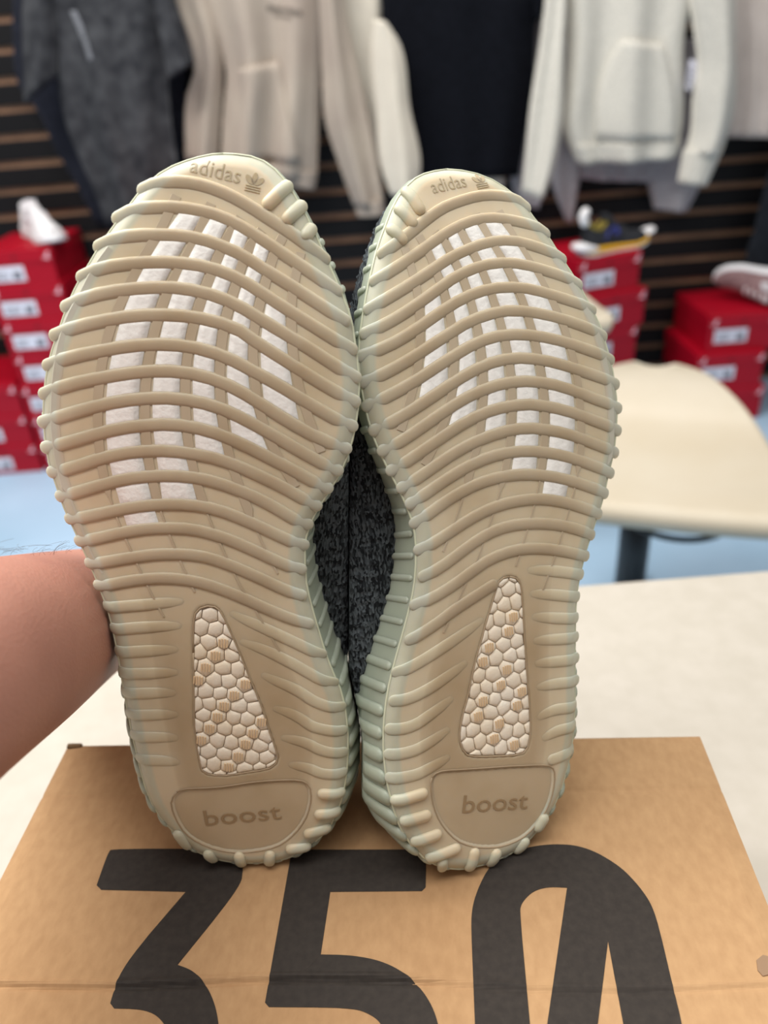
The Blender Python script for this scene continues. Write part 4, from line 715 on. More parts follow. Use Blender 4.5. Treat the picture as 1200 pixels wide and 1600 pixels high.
    for k in range(3):
        off = -.0003 - .0009 * k; ux, uy = math.cos(ang), math.sin(ang)
        pl = [ec + np.array([ux * a - uy * b, uy * a + ux * b]) for a, b in ((-.0028, off), (.0028, off), (.0028, off - .0004), (-.0028, off - .0004))]
        leaf.append(fill_loops([pl], -.0006, .0003))
    Vl, Fl = join(*leaf); Vl = np.array(Vl); Vl[:, 2] += S.top(Vl[:, :2]); obj('emblem', Vl, Fl, M_LETTER, root, smooth=False)
    # midsole side wall
    heel_k = lambda s: np.clip(1 - (s - .02) / .09, 0, 1)
    depth = lambda s: .025 + .012 * np.clip(1 - s / .20, 0, 1) ** .7
    lev = ((.0, 0), (.08, .0007), (.25, .0018), (.5, .003), (.75, .0032), (.92, .0022), (1.0, .0002), (1.04, -.004))
    n_ = len(S.out); Vw = []; ztop = S.top(S.out)
    hk = heel_k(S.out[:, 1]); dp = depth(S.out[:, 1])
    lean = math.tan(tilt) + .12
    med = (S.nrm[:, 0] < 0) if left else (S.nrm[:, 0] > 0)
    fore = np.clip((S.out[:, 1] - .14) / .05, 0, 1) * np.where(med, 1.0, .55)
    def wall_pt(i, t, ofs):
        oo = ofs * (1 + (.9 if med[i] else 2.0) * hk[i]) - .013 * max(0, t - .24) * fore[i] - .002 * t * np.clip((S.out[i, 1] - .2) / .05, 0, 1)
        q = S.out[i] + S.nrm[i] * oo
        q[1] += t * dp[i] * lean * max(0, -S.nrm[i, 1]) ** 1.5 + oo * max(0, -S.nrm[i, 1]) * .9
        return (q[0], q[1], ztop[i] - t * dp[i])
    for t, ofs in lev: Vw += [wall_pt(i, t, ofs) for i in range(n_)]
    Fw = grid_faces(n_, len(lev), True)
    mw = obj('midsole', press(Vw), Fw, M_WALL_RUB, root)
    bm = bmesh.new(); bm.from_mesh(mw.data); bmesh.ops.recalc_face_normals(bm, faces=bm.faces[:]); bm.to_mesh(mw.data); bm.free()
    qq = np.vstack([S.out, S.out[:1]]); nn_ = np.vstack([S.nrm, S.nrm[:1]])
    Vr, Fr = tube(np.c_[qq + nn_ * .0001, S.top(qq) - .0002], (0, 0, 1), .0005, .0005, 6, False); obj('mold_line', Vr, Fr, M_LINE, root)
    per = np.r_[0, np.cumsum(np.linalg.norm(np.diff(qq, axis=0), axis=1))]; tot = per[-1]; cnt = int(tot / .0094)
    for i in range(cnt):
        l = tot * (i + .5) / cnt; k = int(np.argmin(abs(per[:-1] - l))); nr = S.nrm[k]; hk1 = float(hk[k])
        if (S.out[k, 1] > .2 and (S.nrm[k, 1] > .55 or not med[k])): continue      # smooth toe cap, plain outer forefoot
        tg = np.array([-nr[1], nr[0]])
        ts = np.linspace(.1, .93, 7); sl = .004 * (1 - hk1) * (1 if nr[0] * tg[1] > 0 else -1)
        line = np.array([wall_pt(k, t, np.interp(t, [a for a, _ in lev], [b for _, b in lev])) for t in ts]); line[:, :2] += tg[None, :] * (sl * (ts - .1) + (l - per[k]))[:, None]
        Vr, Fr = tube(line, np.array([nr[0], nr[1], 0]), .0015 + .0031 * hk1, .0010 + .0012 * hk1, 10)
        obj('side_rib', press(Vr), Fr, M_WALL_RUB, root)
    # knit upper
    nv, nu = 170, 130; st = np.linspace(.016, s1 - .006, nv); lo, hi = S.width(st)
    m = (st > .055) & (st < .205)
    fill = lambda a, sg: np.where(m, a * .25 + .75 * np.interp(st, [.055, .205], [np.interp(.055, st, a), np.interp(.205, st, a)]), a)
    lo0, hi0 = lo.copy(), hi.copy()
    if left: lo = fill(lo, -1)
    else: hi = fill(hi, 1)
    wc, hw = (lo + hi) / 2, (hi - lo) / 2 * np.interp(st, [.0, .03, .1, .2, .3], [.9, .93, .97, .99, .93])
    HH = np.interp(st, [0, .03, .09, .13, .2, .26, .29, .31], [.088, .1, .104, .098, .078, .06, .048, .036]); th = np.linspace(0, math.pi, nu)
    D0 = depth(st) - .004; base = S.bend(st)
    ct, stn = np.cos(th), np.sin(th)
    X = np.sign(ct) * np.abs(ct) ** .72; Y = stn ** .75
    taper = 1 - np.interp(st, [0, .12, .2, .3], [.42, .40, .22, .12])[:, None] * Y[None, :] ** 1.6
    A = wc[:, None] + hw[:, None] * X[None, :] * taper
    B = base[:, None] - D0[:, None] - (HH - D0)[:, None] * Y[None, :]
    # raised knit cells
    arc = np.linspace(0, 34, nu)[None, :]; rowp = (st / .0056)[:, None]
    cell = np.maximum(0, np.cos(2 * np.pi * (rowp + .5 * np.floor(arc))) * np.sin(np.pi * (arc % 1.0)))
    cell = cell ** .7 * .0012 + .0004 * np.sin(2 * np.pi * rowp * 2)
    nx = X[None, :] * np.ones_like(A); nz = -Y[None, :] * np.ones_like(A); ln = np.sqrt(nx ** 2 + nz ** 2); A = A + cell * nx / ln; B = B + cell * nz / ln
    bul = .021 * np.exp(-((st - .125) / .062) ** 2)[:, None] * np.clip(X[None, :] * (-1 if left else 1) * 1.4, 0, 1) * np.clip(Y[None, :] / .10, 0, 1) * np.clip((1 - Y[None, :]) / .35, 0, 1); A = A + bul * (-1 if left else 1)
    # knit shelf that joins the flank of the upper to the midsole
    ns = 11; q = np.linspace(0, 1, ns)[None, :]
    def shelf(edge, a1, b1, sg):
        e0 = edge - sg * .004; zz = base - D0 + .003
        a_ = e0[:, None] + (a1 - e0)[:, None] * q; b_ = zz[:, None] + (b1 - zz)[:, None] * q ** 1.5
        wid = np.abs(a1 - e0)[:, None]; b_ = b_ + np.minimum(wid * .28, .005) * np.sin(np.pi * q) ** .8
        c_ = np.maximum(0, np.cos(2 * np.pi * (rowp + .5 * np.floor(q * 3.2))) * np.sin(np.pi * ((q * 3.2) % 1.0))) ** .7 * .0011 * np.clip(wid / .008, 0, 1)
        return a_, b_ + c_
    aR, bR = shelf(hi0, A[:, 2], B[:, 2], 1); aL, bL = shelf(lo0, A[:, -3], B[:, -3], -1)
    A = np.hstack([aR, A[:, 3:-3], aL[:, ::-1]]); B = np.hstack([bR, B[:, 3:-3], bL[:, ::-1]]); nu = A.shape[1]
    SH = np.repeat(st[:, None], nu, 1); SH = SH + (-B) * (math.tan(tilt) + .04) * np.clip(1 - (st[:, None] - .016) / .12, 0, 1) ** 1.2
    Vu = press(np.stack([A, SH, B], 2).reshape(-1, 3), left); Fu = []
    k0 = int(nu * .36); k1 = int(nu * .64)
    for q in grid_faces(nu, nv):
        j, i = divmod(q[0], nu)
        if .04 < st[j] < .115 and k0 < i < k1: continue      # the foot opening
        Fu.append(q)
    Vu = list(map(tuple, Vu)); 
    for j in (0, nv - 1):                                     # close heel and toe
        c = np.mean(np.array(Vu[j * nu:(j + 1) * nu]), axis=0); c[1] += -.006 if j == 0 else .006; Vu.append(tuple(c)); ci = len(Vu) - 1
        Fu += [(j * nu + i, j * nu + i + 1, ci) for i in range(nu - 1)]
    up = obj('knit_upper', Vu, Fu, M_KNIT, root)
    bm = bmesh.new(); bm.from_mesh(up.data); bmesh.ops.recalc_face_normals(bm, faces=bm.faces[:]); bm.to_mesh(up.data); bm.free()
    # dark lining inside the opening, and the collar roll
    js = [j for j in range(nv) if .04 < st[j] < .115]; loop = [j * nu + k0 + 1 for j in js] + [js[-1] * nu + k for k in range(k0 + 2, k1)] + [j * nu + k1 for j in reversed(js)] + [js[0] * nu + k for k in range(k1 - 1, k0, -1)]
    lp = np.array([Vu[i] for i in loop]); Vc, Fc = tube(np.vstack([lp, lp[:1]])[::2], (0, 0, 1), .003, .003, 8, False); obj('collar', Vc, Fc, M_KNIT, root)
    cn = lp.mean(0); n_l = len(lp); inn = np.array([[cn[0] + (p[0] - cn[0]) * .85, cn[1] + (p[1] - cn[1]) * .9, p[2] + .055] for p in lp])
    obj('lining', list(lp) + list(inn) + [tuple(inn.mean(0))], grid_faces(n_l, 2, True) + [(n_l + i, n_l + (i + 1) % n_l, 2 * n_l) for i in range(n_l)], M_LINING, root)
    # laces across the instep (far side)
    for k in range(5):
        s_ = .135 + .017 * k; j = int(np.argmin(abs(st - s_))); row = np.array(Vu[j * nu + int(nu * .4): j * nu + int(nu * .6)])[::3].copy(); row[:, 2] -= .0025
        Vc, Fc = tube(row, (0, 1, 0), .0016, .003, 8); obj('lace', Vc, Fc, M_LINING, root)
    return root
make_sneaker(SHOE_DATA['right_foot'], 'left of the two upright sneakers, charcoal knit, translucent ribbed sole, next to the forearm')
make_sneaker(SHOE_DATA['left_foot'], 'right of the two upright sneakers, charcoal knit, translucent ribbed sole, in front of the chair')

# ------------------------------------------------------------------ left arm and hand holding the shoes from behind
def skin_mesh(name, chains, m, parent=None, levels=2):
    """chains: lists of (point, radius); the first point of each later chain is an index into the vertex list"""
    V, E, R = [], [], []
    for ch in chains:
        prev = None
        for it in ch:
            if isinstance(it, int): prev = it; continue
            V.append(tuple(map(float, it[0]))); R.append(it[1]); i = len(V) - 1
            if prev is not None: E.append((prev, i))
            prev = i
    me = bpy.data.meshes.new(name); me.from_pydata(V, E, []); me.update()
    o = bpy.data.objects.new(name, me); COL.objects.link(o)
    md = o.modifiers.new('skin', 'SKIN'); md.use_smooth_shade = True
    for i, r in enumerate(R):
        sv = me.skin_vertices[0].data[i]; r = r if isinstance(r, tuple) else (r, r); sv.radius = r
    me.skin_vertices[0].data[0].use_root = True
    sb = o.modifiers.new('sub', 'SUBSURF'); sb.levels = levels; sb.render_levels = levels
    dg = bpy.context.evaluated_depsgraph_get(); m2 = bpy.data.meshes.new_from_object(o.evaluated_get(dg)); bpy.data.objects.remove(o)
    m2.name = name; m2.materials.clear(); m2.materials.append(m); m2.polygons.foreach_set('use_smooth', [True] * len(m2.polygons))
    o = bpy.data.objects.new(name, m2); COL.objects.link(o)
    if parent: o.parent = parent
    return o
def A3(px, py, Y): return at(px, py, Y=Y)
e0 = A3(-420, 1190, .14); e1 = A3(-160, 1080, .17); e2 = A3(5, 1015, .228); e3 = A3(110, 966, .334); wr = A3(192, 938, .415); pa = A3(262, 905, .44); pb = A3(330, 890, .445)
J = lambda x, y, z: np.array([x, y, z])
# unseen body of the stooped photographer, added behind the camera to shade the soles
pelvis, belly, chest, neck, head = J(-.02, -.58, .02), J(-.02, -.50, .16), J(-.02, -.36, .30), J(-.02, -.25, .43), J(-.02, -.19, .57)
chains = [[(pelvis, (.15, .11)), (belly, (.14, .10)), (chest, (.16, .11)), (neck, (.058, .058)), (J(-.02, -.205, .49), (.066, .075)), (head, (.076, .092)), (J(-.02, -.215, .645), (.05, .06))]]
nv_ = [7]
def chain(root_i, items):
    chains.append([root_i] + items); nv_[0] += len(items); return nv_[0] - 1
el = J(-.16, .075, .185)
i_w = chain(2, [(J(-.17, -.24, .37), .062), (J(-.20, -.14, .335), .056), (J(-.185, -.03, .25), .046), (el, .042), (e1, .041), (e2, .0388), (e3, .0412), (wr, .037), (pa, .036), (pb, .031)])
i_pa = i_w - 1
def finger(root_i, pts, rad): chain(root_i, [(A3(*p), r) for p, r in zip(pts, rad)])
finger(i_w, [(400, 815, .44), (455, 800, .425), (492, 800, .405), (515, 806, .388)], (.0125, .0095, .0088, .0078))
finger(i_w, [(410, 862, .445), (475, 856, .43), (520, 858, .41), (546, 864, .39)], (.0125, .0098, .009, .008))
finger(i_w, [(408, 908, .445), (468, 910, .43), (512, 914, .41), (538, 918, .39)], (.0122, .0095, .0088, .0078))
finger(i_w, [(398, 952, .44), (448, 962, .425), (480, 968, .408), (500, 972, .392)], (.011, .0085, .008, .0072))
finger(i_pa, [(270, 830, .415), (310, 775, .395), (345, 742, .375), (366, 725, .362)], (.016, .012, .0105, .009))
i_r = chain(2, [(J(.13, -.26, .37), .062), (J(.18, -.22, .33), .055), (J(.25, -.26, .19), .048), (J(.26, -.24, .10), .044), (J(.20, -.15, .18), .041), (J(.13, -.075, .255), .03), (J(.105, -.055, .29), .03)])
for k in range(4): chain(i_r, [(J(.092 - .012 * k, -.047, .318 - .012 * k), .0105), (J(.062 - .012 * k, -.040, .326 - .014 * k), .009), (J(.042 - .012 * k, -.036, .322 - .014 * k), .008)])
chain(i_r - 1, [(J(.115, -.062, .25), .013), (J(.09, -.055, .245), .0105), (J(.066, -.05, .25), .009)])
for sx in (-1, 1): chain(0, [(J(-.02 + sx * .09, -.59, -.06), .085), (J(-.02 + sx * .10, -.55, -.40), .056), (J(-.02 + sx * .10, -.60, -.76), .038), (J(-.02 + sx * .10, -.58, -.805), .034), (J(-.02 + sx * .115, -.46, -.815), .024)])
person = skin_mesh('person', chains, M_SKIN)
tag(person, 'bare left forearm and hand reaching in from the left edge, gripping the sneakers from behind', 'person')
skin_mesh('sweatshirt', [[(pelvis + J(0, .01, .0), (.165, .125)), (belly, (.155, .115)), (chest, (.172, .122)), (J(-.02, -.29, .385), (.085, .075))], [2, (J(-.17, -.24, .37), .075), (J(-.20, -.14, .335), .068), (J(-.196, -.03, .26), .064)], [2, (J(.13, -.26, .37), .075), (J(.18, -.22, .33), .068), (J(.24, -.255, .21), .062)]], M_SWEAT, person)
skin_mesh('trousers', [[(pelvis - J(0, 0, .05), (.162, .12)), (J(-.11, -.59, -.10), .098), (J(-.12, -.55, -.40), .07), (J(-.12, -.60, -.74), .055)], [0, (J(.07, -.59, -.10), .098), (J(.08, -.55, -.40), .07), (J(.08, -.60, -.74), .055)]], M_JEAN, person)
skin_mesh('hair', [[(J(-.02, -.225, .60), (.082, .09)), (J(-.02, -.25, .655), (.06, .07)), (J(-.02, -.265, .57), (.07, .06))]], M_HAIR, person)
for sx in (-1, 1):
    v, f = lathe([(.001, -.008), (.008, -.004), (.010, 0), (.008, .004), (.001, .008)], 12); q = obj('eye', v, f, M_STICK, person); q.location = (-.02 + sx * .031, -.113, .575)
    v, f = lathe([(.001, -.004), (.016, -.003), (.02, 0), (.012, .004), (.001, .005)], 12); q = obj('ear', v, f, M_SKIN, person); q.rotation_euler = (0, math.pi / 2, 0); q.location = (-.02 + sx * .082, -.2, .565); q.scale = (1.4, 1, 1)
v, f = tube([(-.02, -.108, .575), (-.02, -.095, .55), (-.02, -.088, .538)], (0, 1, 0), .011, .010, 10); obj('nose', v, f, M_SKIN, person)
v, f = tube([(-.045, -.113, .512), (-.02, -.103, .508), (.005, -.113, .512)], (0, 1, 0), .005, .004, 8); obj('lips', v, f, mat('lips', lin(150, 84, 78), .5), person)
hv, hf = [], []
for k in range(34):
    t = RNG.uniform(0, 1); px = -25 + 150 * t; b = A3(px, 849 + RNG.uniform(-1, 9), .222 + .07 * t)
    d = np.array([RNG.normal(.3, .5), RNG.normal(0, .3), RNG.uniform(.2, .9)]); d /= np.linalg.norm(d); L_ = RNG.uniform(.004, .009)
    p = [b - d * .004 + d * L_ * q + np.array([.004, 0, -.002]) * q * q for q in np.linspace(0, 1, 5)]
    v, f = tube(p, (0, 1, 0), .00004, .00004, 3, False); n = len(hv); hv += v; hf += [tuple(i + n for i in q) for q in f]
tag(obj('arm_hair', hv, hf, M_HAIR, person), kind='stuff')

# ------------------------------------------------------------------ moulded chairs
PROF = [(-.196, -.044, .205), (-.214, -.034, .225), (-.222, -.014, .235), (-.212, .001, .240), (-.17, .004, .242), (-.09, .0, .245), (0, .002, .243), (.07, .008, .226), (.125, .022, .204), (.165, .044, .172), (.188, .064, .138), (.2, .080, .106), (.206, .089, .072), (.208, .093, .038)]
def make_chair():
    root = empty('moulded_chair')
    pr = spline(np.array(PROF), 44); nu = 33; V = []
    for y, z, hw in pr:
        for i in range(nu):
            u = -1 + 2 * i / (nu - 1); x = .94 * hw * u
            V.append((x, y, z + .006 * u * u))
    F = grid_faces(nu, len(pr)); sh = obj('seat_shell', V, F, M_SHELL, root)
    md = sh.modifiers.new('t', 'SOLIDIFY'); md.thickness = .014; md.offset = -1
    sb = sh.modifiers.new('s', 'SUBSURF'); sb.levels = 1; sb.render_levels = 1
    v, f = box_vf(-.10, .10, -.12, .10, -.055, -.028, .008); obj('mounting_plate', v, f, M_BLACK, root)
    h = SEAT_Z - FLOOR_Z
    v, f = lathe([(.030, -h + .07), (.030, -.03)], 24); obj('column', v, f, M_BLACK, root)
    for k in range(5):
        a = 2 * math.pi * k / 5 + .3; c, s = math.cos(a), math.sin(a)
        v, f = tube([(.02 * c, .02 * s, -h + .085), (.14 * c, .14 * s, -h + .07), (.26 * c, .26 * s, -h + .05)], (0, 0, 1), .018, .014, 10)
        obj('base_leg', v, f, M_BLACK, root)
        v, f = lathe([(.012, 0), (.025, .005), (.025, .042), (.012, .05)], 14); g = obj('caster', v, f, M_BLACK, root); g.location = (.26 * c, .26 * s, -h)
    ring = [(.035 + .10 * math.cos(t), .10 * math.sin(t) + .0, -h + .36) for t in np.linspace(0, 2 * math.pi, 40)]
    v, f = tube([(p[0] + .035, p[1], p[2]) for p in ring], (0, 0, 1), .006, .006, 8, False); obj('ring_handle', v, f, M_BLACK, root)
    return root
SEAT_Z = -0.362
c1 = make_chair(); p = at(1008, 708, z=SEAT_Z); c1.location = p; c1.rotation_euler = (0, 0, math.radians(-21))
tag(c1, 'cream moulded chair on a black column right behind the table', 'chair', 'cream moulded chairs')
def copy_tree(o, parent=None):
    c = o.copy(); COL.objects.link(c); c.parent = parent
    for ch in list(o.children): copy_tree(ch, c)
    return c
c2 = copy_tree(c1); c2.location = .345, 1.98, -.275; c2.scale = (1, 1, (-.275 - FLOOR_Z) / (SEAT_Z - FLOOR_Z)); c2.rotation_euler = (0, 0, math.radians(4))
c2['label'] = 'second cream chair mostly hidden behind the right sneaker, edge showing by the red boxes'

# ------------------------------------------------------------------ red shoe boxes in stacks
FRONT_Y = 2.37
def red_box(x, y, z, wd, dp, h, rz, label, group, lab_side=-1, seed=0):
    """x, y: middle of the front face; the body, an overlapping lid, a sticker and pale marks on the end"""
    r = random.Random(seed); t = empty('red_shoe_box', (x, y, z), rz, label, 'box', group)
    v, f = box_vf(-wd / 2 + .003, wd / 2 - .003, .003, dp - .003, 0, h - .006, .002); obj('box_body', v, f, M_RED, t, smooth=False)
    v, f = box_vf(-wd / 2, wd / 2, 0, dp, h - .04, h, .003); obj('lid', v, f, M_RED, t, smooth=False)
    lx = -.035; v, f = box_vf(lx - .053, lx + .053, .0016, .0034, h - .09, h - .046); st = obj('label_sticker', v, f, M_STICK, t, smooth=False)
    parts = [box_vf(lx + .018, lx + .042, .0008, .002, h - .083, h - .062)] + [box_vf(lx - .045, lx - .045 + r.uniform(.03, .055), .0009, .002, h - .082 + q * .009, h - .079 + q * .009) for q in range(3)]
    v, f = join(*parts); obj('label_print', v, f, M_INK, st, smooth=False)
    for sx in (-.42, .42):
        a = [(sx * wd - .013, h - .028), (sx * wd - .002, h - .026), (sx * wd + .004, h - .012), (sx * wd + .012, h - .010), (sx * wd + .006, h - .022), (sx * wd + .010, h - .031), (sx * wd - .002, h - .030)]
        v, f = fill_loops([[(p[0], p[1]) for p in a]], 0, .0015); v = [(q[0], -q[2], q[1]) for q in v]; obj('printed_mark', v, f, M_MARK, t, smooth=False)
    v, f = lathe([(.006, 0), (.006, .001)], 14); v = [(q[0], -q[2] + .0002, q[1] + h - .021) for q in v]; obj('finger_hole', v, f, M_HOLE, t, smooth=False)
    return t
xa0, xa1 = at(-12, 478, Y=FRONT_Y)[0], at(106, 478, Y=FRONT_Y)[0]; WA = xa1 - xa0
zA = at(50, 388, Y=FRONT_Y)[2]; nA = 7; hA = (zA - FLOOR_Z) / nA
ORD = ['topmost', 'second from the top', 'third from the top', 'fourth from the top', 'fifth from the top', 'sixth from the top', 'lowest']
for k in range(nA):
    jit = random.uniform(-.006, .006)
    red_box((xa0 + xa1) / 2 + jit, FRONT_Y + random.uniform(-.004, .004), FLOOR_Z + k * hA, WA, .295, hA - .0004, 0, 'red shoe box, %s in the tall left stack%s' % (ORD[nA - 1 - k], ' under the white sneaker' if k == nA - 1 else ''), 'tall left stack of red shoe boxes', seed=k)
zB = at(10, 600, Y=FRONT_Y)[2]; nB = 3; hB = (zB - FLOOR_Z) / nB; wB = WA
for k in range(nB):
    red_box(xa0 - .012 - wB / 2, FRONT_Y, FLOOR_Z + k * hB, wB, .295, hB - .0004, 0, 'red shoe box at the left frame edge, %s of the short stack' % ['lowest', 'middle one', 'top one'][k], 'short stack of red boxes at the far left', seed=20 + k)
xc = at(190, 350, Y=FRONT_Y - .17)[0] + WA / 2
zC = at(190, 350, Y=FRONT_Y - .17)[2]; nC = 7
for k in range(nC):
    red_box(xc - .018, FRONT_Y - .17, FLOOR_Z + k * (zC - FLOOR_Z) / nC, WA, .215, (zC - FLOOR_Z) / nC - .0004, 0, 'red shoe box hidden behind the left sneaker, %s of its stack' % ORD[nC - 1 - k], 'stack of red boxes behind the left sneaker', seed=40 + k)
# stack with the black and yellow trainer, turned
zD = at(960, 402, Y=2.34)[2]; nD = 5; hD = .1165
nD = int(round((zD - FLOOR_Z) / hD)); hD = (zD - FLOOR_Z) / nD
RZD = math.radians(17)
pd = at(1004, 392, Y=2.40)
for k in range(nD):
    j = nD - 1 - k; dx = (0, .028, .012, .008, .0, .01, 0, 0, 0)[j]
    cx = pd[0] - WA / 2 * math.cos(RZD) + dx; cy = pd[1] - WA / 2 * math.sin(RZD)
    red_box(cx, cy, FLOOR_Z + k * hD, WA, .26, hD - .0004, RZD, 'red shoe box in the turned stack right of the sneakers, %s' % (ORD[j] if j < 6 else 'lowest one') + (', under the black trainer' if j == 0 else ''), 'turned stack of red boxes right of the sneakers', seed=60 + k)
zE = at(1112, 495, Y=FRONT_Y)[2]; nE = int(round((zE - FLOOR_Z) / .1165)); hE = (zE - FLOOR_Z) / nE; xe = at(1109, 500, Y=FRONT_Y)[0]
for k in range(nE):
    j = nE - 1 - k; dx = (0, -.03, -.012, 0, 0, 0, 0)[j]
    red_box(xe + WA / 2 + dx, FRONT_Y + (0, -.02, -.02, 0, 0, 0, 0)[j], FLOOR_Z + k * hE, WA, .295, hE - .0004, 0, 'red shoe box in the right stack behind the chair, %s' % ORD[j if j < nE - 1 else 6] + (', under the brown sneaker' if j == 0 else ''), 'right stack of red boxes behind the chair', seed=80 + k)

# ------------------------------------------------------------------ sneakers displayed on the stacks
def shop_shoe(name, L_, mats, label, high=1.0):
    """x runs from heel (0) to toe (L_); mats: sole, midsole, upper, collar, tongue, lace, patch"""
    t = empty(name, label=label, cat='shoe'); k = L_ / .28
    X = np.linspace(0, 1, 30); hw = np.interp(X, [0, .04, .12, .3, .5, .72, .88, .96, 1], [.012, .026, .034, .034, .036, .046, .040, .026, .008]); off = .006 * np.sin(X * 3.1)
    spring = .014 * np.clip((X - .72) / .28, 0, 1) ** 2 + .006 * np.clip((.1 - X) / .1, 0, 1)
    def slab(z0, z1, grow):
        V = []; nn = 20
        for i, x in enumerate(X):
            a, b = z0(x), z1(x)
            for q in range(nn):
                th = 2 * math.pi * q / nn; c, s = math.cos(th), math.sin(th); c = math.copysign(abs(c) ** .5, c); s = math.copysign(abs(s) ** .45, s)
                V.append(((x * .28 + (.006 if x > .5 else -.006) * grow * abs(2 * x - 1)) * k, (off[i] + c * (hw[i] + .004 * grow)) * k, (spring[i] + (a + b) / 2 + s * (b - a) / 2) * k))
        F = grid_faces(nn, len(X), True); F += [tuple(range(nn))[::-1], tuple((len(X) - 1) * nn + q for q in range(nn))]
        return V, F
    zt = lambda x: float(np.interp(x, [0, .3, .6, 1], [.036, .03, .024, .02]))
    v, f = slab(lambda x: 0, lambda x: .009, 1); obj('outsole', v, f, mats[0], t)
    v, f = slab(lambda x: .007, zt, .9); obj('midsole', v, f, mats[1], t)
    top = np.interp(X, [0, .05, .14, .24, .33, .42, .55, .75, .9, 1], np.array([.088, .098, .084, .078, .098, .1, .082, .058, .046, .03])) * np.where(X < .5, high, 1)
    V = []; nn = 25
    for i, x in enumerate(X):
        z0 = zt(x) - .004
        for q in range(nn):
            th = math.pi * q / (nn - 1); c, s = math.cos(th), math.sin(th); tp = 1 - np.interp(x, [0, .3, .6, 1], [.35, .42, .5, .3]) * s ** 1.3
            V.append((x * .28 * k, (off[i] + math.copysign(abs(c) ** .75, c) * hw[i] * .97 * tp) * k, (spring[i] + z0 + (top[i] - z0) * s ** .8) * k))
    F = [q for q in grid_faces(nn, len(X)) if not (.06 < X[q[0] // nn] < .34 and 8 <= q[0] % nn <= 15)]
    F += [tuple(range(nn)), tuple((len(X) - 1) * nn + q for q in range(nn))[::-1]]
    obj('upper', V, F, mats[2], t)
    i0 = [i for i, x in enumerate(X) if .06 < x < .34]; lp = [V[i * nn + 8] for i in i0] + [V[(i0[-1] + 1) * nn + q] for q in range(8, 17)] + [V[i * nn + 16] for i in reversed(i0)] + [V[i0[0] * nn + q] for q in range(16, 7, -1)]
    lp = np.array(lp); v, f = tube(np.vstack([lp, lp[:1]]), (0, 0, 1), .006 * k, .006 * k, 8, False); obj('collar', v, f, mats[3], t)
    cn = lp.mean(0) - np.array([0, 0, .045 * k]); obj('lining', list(lp) + [cn], [(i, (i + 1) % len(lp), len(lp)) for i in range(len(lp))], M_LINING, t)
    j = [i for i, x in enumerate(X) if .32 < x < .46]; tv = []
    for r_ in range(5):
        for c_ in range(7): tv.append(((.36 - .10 * r_ / 4 * .28 / .28 * .3 + .0) * .28 * k, (-.022 + .044 * c_ / 6) * k, (.086 + .03 * r_ / 4 - .004 * abs(c_ - 3) / 3) * k * (high if high > 1 else 1)))
    tg_ = obj('tongue', tv, grid_faces(7, 5), mats[4], t); md = tg_.modifiers.new('s', 'SOLIDIFY'); md.thickness = .008 * k
    for q in range(5):
        x = .40 + .065 * q; i = int(np.argmin(abs(X - x))); row = np.array([V[i * nn + s_] for s_ in range(8, 17)]); row[:, 2] += .002
        v, f = tube(row, (0, 0, 1), .0035 * k, .0025 * k, 8); obj('lace', v, f, mats[5], t)
    for sd, nm in ((2, 1), (22, -1)):
        pts = [np.array(V[int(np.argmin(abs(X - x))) * nn + (sd + dq if nm > 0 else sd - dq)]) + np.array([0, .0022 * nm, 0]) for x, dq in ((.28, 0), (.36, 2), (.44, 3), (.5, 1), (.42, 1))]
        v, f = tube(spline(np.array(pts), 16), (0, nm, 0), .006 * k, .002 * k, 8); obj('side_patch', v, f, mats[6], t)
    return t
def place_shoe(t, heel_px, toe_px, z):
    a, b = at(*heel_px, z=z), at(*toe_px, z=z); t.location = (a[0], a[1], z + .0006); t.rotation_euler = (0, 0, math.atan2(b[1] - a[1], b[0] - a[0]))
    return float(np.linalg.norm(b - a))
M_GRYS = mat('pale_grey_mesh', lin(214, 210, 214), .7)
ws = shop_shoe('sneaker', .27, (M_WHITE, M_WHITE, M_WHITE, M_WHITE, M_GRYS, M_WHITE, M_GRYS), 'white lace-up sneaker standing on the tall left stack of red boxes')
hp, tp = at(44, 350, Y=2.61), at(88, 380, Y=2.385); ws.location = (hp[0], 2.61, zA + .0006); ws.rotation_euler = (0, 0, math.atan2(2.385 - 2.61, tp[0] - hp[0]))
bt = shop_shoe('sneaker', .255, (M_WHITE, M_YEL, M_BLKM, M_OLIVE, M_BLKM, M_BLKM, M_BLUEP), 'black trainer with yellow midsole and blue side patch on the turned red stack', 1.1)
hp = at(897, 380, z=zD); bt.location = (hp[0] - .026, 2.37, zD + .0006); bt.rotation_euler = (0, 0, math.radians(27))
v, f = tube([(.004, 0, .10), (-.004, 0, .118), (.004, 0, .128)], (0, 1, 0), .014, .014, 12); obj('heel_tab', v, f, M_WHITE, bt)
v, f = tube([(.0, .0, .028), (.03, 0, .022)], (0, 0, 1), .034, .015, 14); obj('heel_cup', v, f, M_WHITE, bt)
v, f = tube([(.25, .004, .03), (.272, .004, .036)], (0, 0, 1), .024, .009, 14); obj('toe_cap', v, f, M_WHITE, bt)
ms = shop_shoe('sneaker', .29, (M_WHITE, M_WHITE, M_MAROON, M_MAROON, M_MAROON, M_WHITE, M_GRYS), 'brown mesh sneaker with white sole lying on its side on the right stack')
a, b = at(1112, 462, z=zE), at(1225, 470, z=zE); ang = math.atan2(b[1] - a[1], b[0] - a[0])
ms.rotation_mode = 'XYZ'
ms.matrix_world = Matrix.Translation((b[0] + .05, b[1] - .06, zE + .0895)) @ Matrix.Rotation(ang + math.pi, 4, 'Z') @ Matrix.Rotation(math.radians(-128), 4, 'X')

